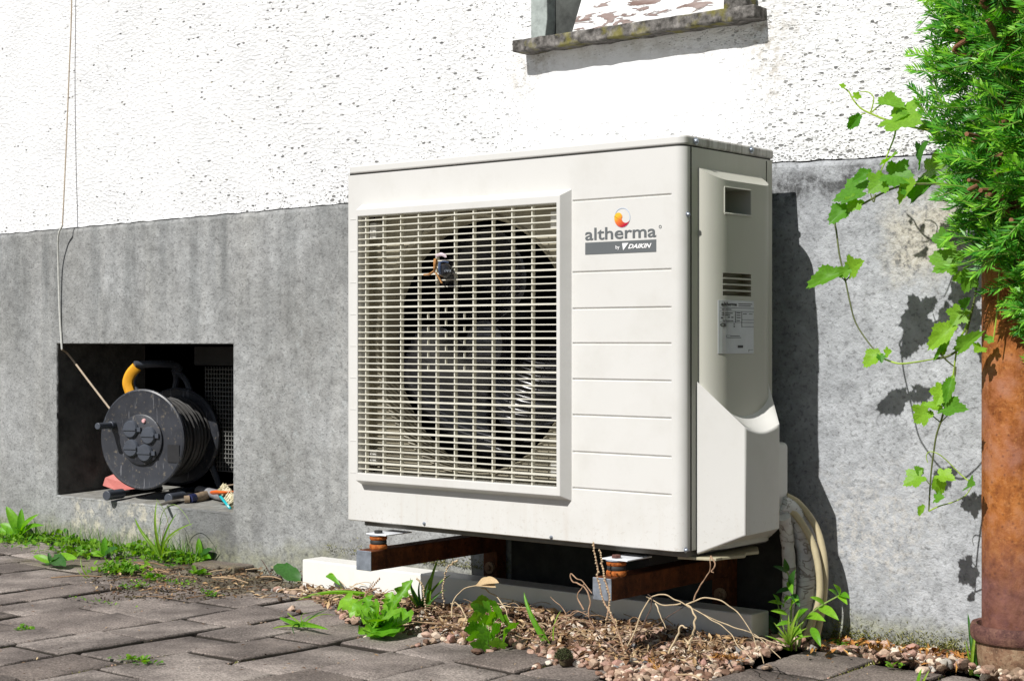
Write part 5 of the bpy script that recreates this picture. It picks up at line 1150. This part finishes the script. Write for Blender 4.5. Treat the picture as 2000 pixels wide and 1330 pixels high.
# soil crumbs, straws and moss on the left paving by the wall
def reg_left():
    while True:
        px, py = rng.uniform(180, 640), rng.uniform(1108, 1172)
        q_ = Gd(px, py)
        if q_.y < .38 and rng.random() < 1-abs((px-400)/260)**2: return q_.x, q_.y, 1
spots = [(*reg_left()[:2], rng.uniform(0, .003), rng.uniform(.0012, .0035)) for _ in range(1500)]
V_, F_ = pebbles(spots); np_mesh('soil_crumbs', V_, F_, M['soil'], kind='stuff')
V_, F_ = flakes(420, reg_left, .003, .010, lambda x, y: hump(x, y)+.001, .25); np_mesh('dry_crumbs', V_, F_, M['litter'], kind='stuff')
m = MB()
for _ in range(60): x, y, _w = reg_left(); twig(m, x, y, rng.uniform(.03, .10), rng.uniform(.0006, .0014), hump(x, y), .004)
for a, b in [((262, 1098), (322, 1105)), ((268, 1112), (330, 1118)), ((100, 1128), (200, 1126)), ((415, 1127), (485, 1138)), ((500, 1127), (550, 1131)), ((270, 1100), (310, 1120)), ((560, 1152), (600, 1156)), ((1140, 1245), (1300, 1262)), ((1360, 1262), (1420, 1248)), ((1230, 1275), (1330, 1268)), ((1320, 1317), (1372, 1328)), ((1760, 1293), (1800, 1296)), ((1108, 1228), (1210, 1242))]:
    A_, B_ = Gd(*a, .007), Gd(*b, .007); m.tube(smooth_path([A_, (A_+B_)/2+Vector((.004, .004, .004)), B_], 4), [.0018, .0017]+[.0015]*7, 5)
m.build('straw_scraps', M['straw'], kind='stuff')
def reg_open():
    while True:
        q_ = Gd(rng.uniform(-60, 2060), rng.uniform(1130, 1400))
        if -1 < q_.y < .37 and not inside(q_.x, q_.y, GV): return q_.x, q_.y, 1
V_, F_ = flakes(240, reg_open, .002, .0055, lambda x, y: hump(x, y)+.0005, .2); np_mesh('paving_debris', V_, F_, M['litter'], kind='stuff')
# orange conifer twigs on the paving edge
def needle_twig(a, b, n, label):
    A_, B_ = Gd(*a, .010), Gd(*b, .008); t = thing('dead_conifer_twig', A_, label, 'twig')
    m = MB(); m.tube([A_, (A_+B_)/2+Vector((0, 0, .004)), B_], .0014, 5); m.build('twig_stem', M['stalk'], t)
    Vs, Fs = [], []
    for i in range(n):
        c = np.array(A_.lerp(B_, rng.random())); d = rng.normal(0, 1, 3); d[2] = abs(d[2])*.9; d /= np.linalg.norm(d); w_ = np.cross(d, rng.normal(0, 1, 3)); w_ = w_/np.linalg.norm(w_)*.0008; k = len(Vs); L = rng.uniform(.010, .020); Vs += [c-w_, c+w_, c+d*L+w_*.4, c+d*L-w_*.4]; Fs.append((k, k+1, k+2, k+3))
    np_mesh('needles', np.array(Vs), Fs, M['orange_needles'], t)
needle_twig((1392, 1285), (1446, 1292), 210, 'orange dead conifer twig lying on the paving right of the gravel')
needle_twig((1272, 1290), (1288, 1312), 60, 'small orange conifer tuft on the front stones of the gravel')
needle_twig((1002, 1200), (1030, 1192), 50, 'rust-coloured star of dead needles under the trunking')
# moss along the wall foot
def moss_pos():
    while True:
        x = rng.uniform(-.45, 1.22); z = abs(rng.normal(0, .013))+.004
        dens = .9 if x > .92 else (.75 if .0 < x < .12 or -.2 < x < .1 else .2)
        if rng.random() < dens*(.35+.65*max(0, mnoise.noise(Vector((x*16, 0, 4)))+.25)): 
            if x > .92: z *= 1.25
            if x < .2: z += .055*(rng.random() < .6)
            return (x, PY-rng.uniform(0, .006), z)
V_, F_ = blades(6500, moss_pos, .002, .005, .0011, 1.3); np_mesh('wall_moss', V_, F_, M['moss'], kind='stuff')
def moss_joint():
    while True:
        x, y = rng.uniform(-1.5, 1.2), rng.uniform(-.7, .3)
        u_ = (x+.337+.012)/(WD+GAP); k = round(u_-.5)+.5; xx = -.337+k*(WD+GAP)+.012*math.sin(y*2.1+1)
        if mnoise.noise(Vector((xx*5, y*5, 9))) > .05 and not inside(xx, y, GV): return (xx+rng.normal(0, .0018), y, hump(xx, y)-.008)
V_, F_ = blades(2600, moss_joint, .003, .008, .0012, .6); np_mesh('joint_moss', V_, F_, M['moss'], kind='stuff')
def litter_joint():
    x, y, z = moss_joint(); return x+rng.normal(0, .003), y, 1
spots = [(a[0], a[1], hump(a[0], a[1])-.003, rng.uniform(.0012, .003)) for a in [litter_joint() for _ in range(260)]]
V_, F_ = pebbles(spots); np_mesh('joint_grit', V_, F_, M['gravel'], kind='stuff')

# ground cover along the left wall foot
def cover(N, region, s0, s1, hmax, name):
    Vs, Fs = [], []
    for _ in range(N):
        x, y, h = region(); s_ = rng.uniform(s0, s1); a = rng.uniform(0, 6.28); el = rng.uniform(-.1, .9); d = np.array([math.cos(a)*math.cos(el), math.sin(a)*math.cos(el), math.sin(el)]); sd_ = np.array([-math.sin(a), math.cos(a), rng.normal(0, .3)]); up = np.array([0, 0, .25]); b = np.array([x, y, h*rng.random()+.001]); k = len(Vs)
        Vs += [b, b+d*s_*.35+sd_*s_*.30+up*s_*.3, b+d*s_*.75+sd_*s_*.26+up*s_*.3, b+d*s_, b+d*s_*.75-sd_*s_*.26+up*s_*.3, b+d*s_*.35-sd_*s_*.30+up*s_*.3, b+d*s_*.5]
        Fs += [(k, k+1, k+6), (k+1, k+2, k+6), (k+2, k+3, k+6), (k+3, k+4, k+6), (k+4, k+5, k+6), (k+5, k, k+6)]
    return np_mesh(name, np.array(Vs), Fs, M['cover'], kind='stuff')
def cov_reg():
    while True:
        px = rng.uniform(-40, 410); x = W(px, 1060, .36).x; y = .383-rng.exponential(.045)-.005
        if y < .12: continue
        dn = mnoise.noise(Vector((x*9, y*9, 1)))
        if dn > -.28: return x, y, .028*(dn+.6)*max(.25, 1-(.385-y)*6)
cover(1350, cov_reg, .008, .021, .03, 'ground_cover')
V_, F_ = blades(650, lambda: (lambda r_: (r_[0], min(r_[1]+.02, .38), 0))(cov_reg()), .02, .07, .0013, .35); np_mesh('short_grass', V_, F_, M['cover'], kind='stuff')
def clump(px, py, rx, ry, N, s0, s1, h, label, cat='weed', nm='low_weed'):
    c = Gd(px, py); o = cover(N, lambda: (c.x+rng.normal(0, rx), c.y+rng.normal(0, ry), h*rng.random()), s0, s1, h, 'leaves'); del o['kind']
    t = thing(nm, c, label, cat); o.parent = t; o.location = -c; return t
clump(235, 1118, .035, .02, 260, .009, .020, .03, 'bright green chickweed clump on the paving below the niche')
clump(262, 1148, .020, .014, 60, .006, .013, .02, 'sparse seedlings on the soil just in front of the chickweed clump')
clump(302, 1132, .012, .012, 26, .012, .022, .02, 'small upright seedling right of the chickweed clump')
clump(340, 1140, .035, .015, 45, .006, .011, .008, 'thin scatter of tiny round leaves on the soil patch')
clump(395, 1122, .020, .010, 30, .012, .024, .015, 'small leafy weed by the kerb stones left of the trunking')
clump(408, 1165, .010, .008, 26, .008, .014, .012, 'tiny green weed in the paving joint below the soil patch')
clump(45, 1231, .008, .008, 30, .007, .012, .008, 'tiny green weed in a joint near the left edge of the paving')
clump(185, 1176, .040, .006, 40, .004, .008, .005, 'fine creeping weed following a paving joint on the left')
clump(272, 1292, .028, .008, 60, .006, .016, .006, 'yellowish creeping weed in the joint at the bottom left')
clump(1642, 1262, .02, .012, 60, .005, .011, .012, 'small mossy sprout tuft on the gravel where the wall shadow ends')
clump(1722, 1254, .006, .005, 14, .010, .016, .012, 'tiny sprout between pebbles at the wall foot')
clump(1745, 1306, .006, .005, 5, .012, .020, .006, 'single small round seedling on the paving at lower right')
clump(1025, 1258, .006, .006, 8, .014, .026, .014, 'small broadleaf seedling right of the lobed weed')
clump(880, 1112, .010, .006, 24, .008, .016, .03, 'small green sprout behind the white trunking')
clump(150, 1084, .05, .012, 50, .014, .028, .012, 'flat leafy weed spreading onto the paving below the left wall')
clump(25, 1058, .04, .014, 70, .008, .020, .015, 'low leaves around the big rosette at far left')

# individual plants ------------------------------------------------
def rosette(px, py, leaves, mesh, label, cat='weed', name='broadleaf_weed', ws=.68, y0=None):
    b = Gd(px, py, .004); t = thing(name, b, label, cat)
    for (tx, ty, yo, w_) in leaves:
        B_ = W(tx, ty, b.y+yo); B_.z = max(B_.z, .004); leaf(t, mesh[random.randrange(len(mesh))], b+Vector((random.uniform(-.003, .003), random.uniform(-.003, .003), 0)), B_, w_*ws)
    return t
rosette(45, 1050, [(12,988,-.02,.9),(42,992,.0,.8),(75,1003,-.01,1.0),(60,1012,-.03,.8),(0,1022,-.03,1.1),(-12,1035,-.04,1.0),(28,1030,-.05,.9),(85,1025,-.02,.9)], [L_ov, L_la, L_ov], 'tall rosette of upright bright leaves at the foot of the wall, far left')
rosette(390, 1090, [(388,1050,.0,1.0),(415,1072,-.01,1.0),(362,1090,-.03,.9),(375,1080,-.02,.8),(412,1090,-.03,.8)], [L_ovd, L_ov], 'dark-leaved dock seedling by the wall under the right side of the niche')
rosette(205, 1085, [(205,1048,.0,1.1),(230,1070,-.01,1),(185,1075,-.02,1),(170,1082,-.03,1.0)], [L_ovd, L_ov], 'small broadleaf weed in the middle of the green strip below the niche')
rosette(100, 1098, [(65,1085,-.02,1.1),(120,1085,-.01,1.0),(150,1090,.0,.9),(95,1078,.0,1.1),(128,1105,-.04,1)], [L_ov, L_ovd], 'flat broadleaf weed on the paving below the left wall')
rosette(585, 1136, [(534,1104,.02,.95)], [L_ovd], 'single dark green leaf leaning out from the end of the trunking')
t = thing('dry_stick', Gd(532, 1128), 'dark dry stick leaning beside the single leaf', 'stick'); stem(t, [Gd(534, 1130, .003), W(522, 1110, .33), W(511, 1093, .335)], .0016, 'stalk_dark')
# big toothed weed
rosette(745, 1228, [(665,1170,-.01,.95),(690,1178,-.03,.9),(712,1165,.01,.8),(780,1160,.03,.85),(805,1132,.04,.55),(766,1155,.02,.8),(700,1238,-.06,1.0),(722,1242,-.08,1.1),(768,1240,-.07,1.0),(802,1210,-.03,1.0),(795,1195,.0,.8),(740,1178,-.05,1.0),(760,1205,-.08,1.1),(715,1208,-.08,1.1),(748,1240,-.09,1.2),(730,1200,-.04,1.0)], [L_to], 'bright green weed with jagged dandelion-like leaves left of the gravel', name='jagged_weed', ws=.85)
# seeding stem next to it
t = thing('plantain_stalk', Gd(700, 1200), 'thin stalk with a brown seed head behind the jagged weed', 'weed')
stem(t, [Gd(702, 1205, .003), W(708, 1180, .02), W(718, 1155, .03), W(730, 1135, .03)], .0012, 'stalk')
m = MB()
for (a, b) in [((722, 1152), (741, 1130)), ((716, 1158), (734, 1150)), ((713, 1165), (716, 1153))]:
    A_, B_ = W(*a, .03), W(*b, .03)
    for i in range(7): q = A_.lerp(B_, i/6); m.lathe([(0, -.0035), (.0022, 0), (0, .0035)], q, 'z', 6)
m.build('seed_head', M['stalk'], t)
# celandine-like weed
t = thing('lobed_weed', Gd(955, 1262), 'bright green weed with rounded lobed leaves in front of the trunking', 'weed')
for px, py, r_ in [(942,1178,15),(955,1190,13),(975,1200,14),(990,1215,12),(930,1208,13),(925,1228,14),(950,1215,13),(965,1232,13),(955,1250,15),(972,1258,12),(985,1240,11),(940,1262,12),(960,1208,12),(935,1190,11),(968,1185,11),(998,1225,8),(928,1242,10),(948,1235,11)]:
    yy = Gd(955, 1262).y+.05-.10*(py-1178)/90+random.uniform(-.012, .012); A_ = W(px+random.uniform(-4, 4), py+r_*.75, yy+.01); B_ = W(px, py-r_*.75, yy-.005)
    stem(t, [Gd(955, 1262, .003), (Gd(955, 1262, .01)+A_)/2+Vector((0, 0, .006)), A_], .0009, 'weed_stem', 'leaf_stalk', 4, 3)
    leaf(t, L_cel, A_, B_+(B_-A_)*.35, 1.1, tuple((CAMV-A_).normalized()+Vector((random.uniform(-.4, .4), random.uniform(-.3, .2), random.uniform(.2, .9)))))
def grass(px, py, tips, label, mesh, ws=1, group=None, name='grass_tuft'):
    b = Gd(px, py, .003); t = thing(name, b, label, 'grass', group)
    for (tx, ty, yo, k) in tips: leaf(t, mesh[k], b+Vector((random.uniform(-.006, .006), random.uniform(-.006, .006), 0)), W(tx, ty, b.y+yo), ws, (random.uniform(-.5, .5), -1, .5), 'blade')
    return t
G3 = [L_gr, L_grd, L_wide]
t = grass(322, 1092, [(305,978,-.02,0),(262,1010,.0,0),(345,1000,.0,0),(375,1020,-.02,0),(300,1050,-.02,2),(352,1035,.0,0),(345,1075,-.04,0),(285,1040,.02,0),(318,1010,.02,1)], 'tall thin grass with bent stalks in front of the niche', G3)
stem(t, [Gd(322, 1092, .003), W(312, 1040, .30), W(318, 1000, .30), W(340, 985, .30), W(362, 1005, .30), W(375, 1030, .30)], (.0012, .0006), 'weed_stem', 'bent_stalk')
stem(t, [Gd(318, 1092, .003), W(330, 1040, .31), W(322, 1000, .31), W(306, 975, .30)], (.0012, .0006), 'weed_stem', 'bent_stalk')
stem(t, [Gd(315, 1088, .003), W(318, 1045, .31), W(330, 1010, .31)], (.001, .0005), 'stalk', 'dry_stalk')
grass(172, 1128, [(150,1110,-.02,0),(158,1085,.0,0),(176,1095,.01,0),(168,1100,-.02,0)], 'two-bladed grass sprout in a joint of the left paving', G3, 1.3)
grass(590, 1222, [(525,1230,-.02,0),(545,1205,.02,2),(560,1195,.02,0),(610,1225,-.02,1),(640,1228,-.04,2),(575,1240,-.06,1),(640,1190,.05,1),(612,1200,.02,2),(560,1222,-.03,0),(655,1200,.06,0),(600,1195,.05,0)], 'flat sprawling grass tuft on the paving left of the jagged weed', G3, .8)
t = thing('fallen_grass', Gd(740, 1170), 'single long yellow-green grass blade lying on the paving by the trunking', 'grass'); leaf(t, L_wide, Gd(740, 1172, .006), Gd(578, 1170, .008), .55, (0, -.3, 1), 'blade')
t = grass(832, 1200, [(800,1140,.0,2),(848,1115,.01,0),(855,1090,.01,0),(820,1130,.0,1),(842,1145,-.01,1),(870,1150,.02,0),(858,1160,.0,1),(800,1128,-.02,1),(880,1120,.03,0),(790,1150,-.01,0)], 'dark green grass tuft with thin seed stalks in front of the trunking', G3, 1.5)
t = grass(1078, 1262, [(1022,1155,.0,2),(1095,1190,.02,0),(1035,1290,-.08,2),(1052,1298,-.06,1),(1060,1225,.0,0),(1030,1275,-.03,0)], 'tuft of broad grass blades in the gravel right of the lobed weed', G3, 1.0)
t = grass(1902, 1318, [(1890,1195,.02,1),(1908,1215,.0,0),(1886,1250,-.01,0),(1898,1235,.01,2),(1925,1325,-.03,1)], 'thin upright grass at the foot of the downpipe collar', G3, 1.1)
grass(1795, 1345, [(1800,1305,.0,2),(1815,1308,.0,0)], 'small curved grass sprout on the paving at the bottom right edge', G3, 2.0)
t = rosette(2010, 1330, [(1978,1290,-.01,1.1)], [L_ov], 'single toothed leaf at the bottom right corner of the view')
# curled leaf in front of trunking
t = thing('curled_leaf', Gd(690, 1155), 'curled yellow-green leaf hanging in front of the white trunking', 'leaf'); leaf(t, L_wide, W(640, 1122, .195), W(664, 1142, .19), 2.6, None, 'blade'); stem(t, [Gd(672, 1160, .002), W(662, 1140, .195), W(650, 1120, .195), W(640, 1122, .195)], .0012, 'vine_lime')
# willowherb at right
t = thing('tall_weed', W(1555, 1262, .235), 'bright green tall weed with narrow leaves in front of the foam pipes', 'weed')
y_ = .235
stem(t, [W(1548, 1265, .235), W(1545, 1200, y_+.01), W(1548, 1150, y_), W(1535, 1110, y_)], .0022); stem(t, [W(1560, 1262, .235), W(1568, 1215, y_+.01), W(1600, 1185, y_+.01), W(1640, 1162, y_+.02)], .0022); stem(t, [W(1540, 1265, .235), W(1528, 1215, y_-.01), W(1518, 1175, y_-.01)], .0016); stem(t, [W(1555, 1270, .235), W(1556, 1220, y_-.02), W(1575, 1190, y_-.02)], .0014)
for a, b, k in [((1537,1115),(1532,1090),1),((1536,1118),(1510,1105),1),((1540,1135),(1548,1160),0),((1546,1150),(1515,1158),1),((1548,1160),(1562,1185),1),((1548,1148),(1553,1112),1),((1546,1165),(1530,1170),0),((1530,1180),(1500,1175),0),((1532,1185),(1545,1165),0),((1520,1180),(1510,1160),0),((1640,1162),(1660,1168),0),((1638,1162),(1655,1180),0),((1635,1165),(1618,1150),0),((1610,1180),(1582,1165),0),((1600,1186),(1638,1210),0),((1575,1205),(1612,1212),0),((1585,1225),(1603,1262),0),((1560,1235),(1540,1240),0),((1545,1215),(1515,1222),0),((1548,1225),(1568,1245),0),((1538,1200),(1505,1192),0),((1556,1215),(1578,1188),0),((1640,1162),(1628,1140),0),((1545,1190),(1560,1170),0)]:
    leaf(t, L_la if k == 0 else L_lad, W(*a, y_-.005), W(*b, y_-.03), 1.15)
for tx, ty in [(1495, 1240), (1512, 1215), (1560, 1190), (1540, 1200), (1530, 1250), (1575, 1225), (1502, 1268), (1520, 1235), (1532, 1228), (1585, 1240), (1565, 1215)]: leaf(t, L_gr, W(1545, 1270, .235), W(tx, ty, y_-.03), 1.6, None, 'blade')
rosette(1530, 1248, [(1494,1198,-.01,1.2),(1512,1205,.01,1.0)], [L_ovd], 'large dark dock leaf behind the tall narrow-leaved weed')
rosette(1588, 1232, [(1604,1272,-.07,.75)], [L_la], 'long yellow-green leaf drooping right of the tall weed')
# dead stalks
def dead(label, runs, r=.0014, mat='stalk', nodes=0):
    b = Gd(*runs[0][0][:2]) if runs[0][0][1] > 1200 else W(*runs[0][0][:2], -.02); t = thing('dead_stalk', b, label, 'dry stalk', None)
    for run in runs:
        y0 = -.10 if len(run[0]) < 3 else run[0][2]; pts = [W(q[0], q[1], q[2] if len(q) > 2 else y0) for q in run]; pts = smooth_path(pts, 3); pts = [pts[0]]+[q+Vector([random.gauss(0, .0009) for _ in range(3)]) for q in pts[1:-1]]+[pts[-1]]; stem(t, pts, (r, r*.55), mat, 'stalk', 6, 4)
        if nodes:
            m = MB(); sp = smooth_path(pts, 6)
            for q in sp[::2]: m.lathe([(0, -.0028), (.0022, 0), (0, .0028)], q+Vector((random.uniform(-.002, .002), 0, 0)), 'z', 5)
            m.build('seed_knots', M['stalk_pale'], t)
    return t
dead('upright knobbly dry stalk rising in front of the right bracket end', [[(1220, 1275, -.09), (1200, 1215, -.085), (1175, 1165, -.08), (1166, 1110, -.078), (1160, 1060, -.078)], [(1185, 1210, -.085), (1190, 1160, -.08), (1178, 1115, -.078), (1172, 1075, -.078)]], .0017, 'stalk', 1)
dead('bent dry stalk left of the right bracket', [[(1150, 1205, -.06), (1152, 1165, -.06), (1140, 1145, -.06), (1120, 1135, -.06), (1115, 1122, -.06), (1135, 1135, -.06), (1156, 1158, -.06)], [(1140, 1190, -.06), (1128, 1165, -.06), (1140, 1140, -.06)]], .0016)
dead('arching pale dry stalk reaching down to the paving on the right', [[(1225, 1262, -.07), (1262, 1180, -.05), (1290, 1162, -.04), (1330, 1176, -.03), (1375, 1200, -.02), (1420, 1230, -.02), (1445, 1265, -.03), (1470, 1290, -.04)], [(1375, 1200, -.02), (1420, 1220, .0), (1475, 1240, .02), (1525, 1285, .03)], [(1340, 1180, -.02), (1390, 1168, -.01), (1440, 1195, .0), (1470, 1240, .0), (1492, 1295, .0)], [(1330, 1178, -.03), (1300, 1182, -.04), (1275, 1172, -.045), (1262, 1165, -.05)], [(1280, 1178, -.05), (1290, 1200, -.06), (1300, 1225, -.06)], [(1470, 1240, .0), (1500, 1250, .01), (1535, 1262, .02)]], .0013, 'stalk_pale')
dead('thick twisted dry stem standing in the middle of the litter', [[(1345, 1270, -.06), (1350, 1245, -.055), (1358, 1215, -.05), (1352, 1190, -.045), (1340, 1180, -.04)], [(1306, 1275, -.08), (1322, 1245, -.075), (1330, 1222, -.07), (1342, 1226, -.07)], [(1345, 1258, -.06), (1336, 1246, -.06)]], .0023, 'stalk_pale')
dead('dark thin dry stalk leaning right across the litter', [[(1222, 1272, -.07), (1245, 1238, -.06), (1270, 1190, -.05), (1272, 1170, -.05), (1265, 1160, -.05)], [(1240, 1250, -.06), (1290, 1215, -.04), (1335, 1185, -.02)], [(1206, 1275, -.09), (1170, 1240, -.08), (1150, 1205, -.07)]], .0014, 'stalk_dark')
dead('thin dry stalk hanging from the underside of the unit', [[(1355, 1172, .0), (1368, 1140, .0), (1385, 1115, .0), (1388, 1085, .0)], [(1388, 1085, .0), (1396, 1100, .0), (1390, 1115, .0), (1394, 1118, .0)]], .0015)
dead('small dry fork standing left of the bracket', [[(1110, 1215, -.04), (1100, 1190, -.04), (1075, 1165, -.04)], [(1095, 1205, -.04), (1120, 1195, -.04), (1145, 1193, -.04)], [(1065, 1235, -.06), (1100, 1205, -.05), (1140, 1197, -.04), (1160, 1225, -.05)]], .0012)
dead('short dry twig standing between pebbles in the dark litter', [[(1232, 1250, -.05), (1232, 1228, -.05), (1231, 1208, -.05)], [(1370, 1262, -.02), (1368, 1245, -.02), (1360, 1235, -.02)]], .0014)
t = dead('pale bent dry stalk with a hanging beige leaf over the trunking', [[(880, 1215, .04), (885, 1175, .05), (905, 1150, .06), (935, 1142, .06)], [(940, 1148, .06), (965, 1160, .05), (985, 1185, .04), (995, 1210, .03)], [(900, 1235, .0), (908, 1205, .02), (895, 1180, .03), (880, 1178, .03)]], .0016, 'stalk_pale')
for a, b, w_ in [((932,1140),(968,1146),.9),((940,1142),(974,1137),.8),((905,1205),(903,1232),1.3)]: leaf(t, strip_leaf('dry_leaf_mesh', ovate(.2), 8, .4, .2, 'dryleaf'), W(*a, .05), W(*b, .03), w_, None, 'dry_leaf')
dead('thin brown seed stalk beside the dark grass tuft', [[(868, 1185, .03), (866, 1140, .04), (878, 1105, .04), (893, 1095, .04)], [(832, 1190, .03), (826, 1150, .04), (815, 1130, .04)]], .0009, 'stalk_dark', 1)
# kerb-like loose pavers at the soil patch
for k, (px, py, lab) in enumerate([(420, 1108, 'pale loose paving block beside the soil patch near the wall'), (462, 1112, 'small pale stone block wedged at the end of the soil patch')]):
    q = Gd(px, py); t_ = MB(); t_.box(q.x-.05+.02*k, q.x+.05-.02*k, q.y-.035, q.y+.035, -.02, .012); o = t_.build('loose_block', M['paver'], bevel=.005); tag(o, lab, 'stone')
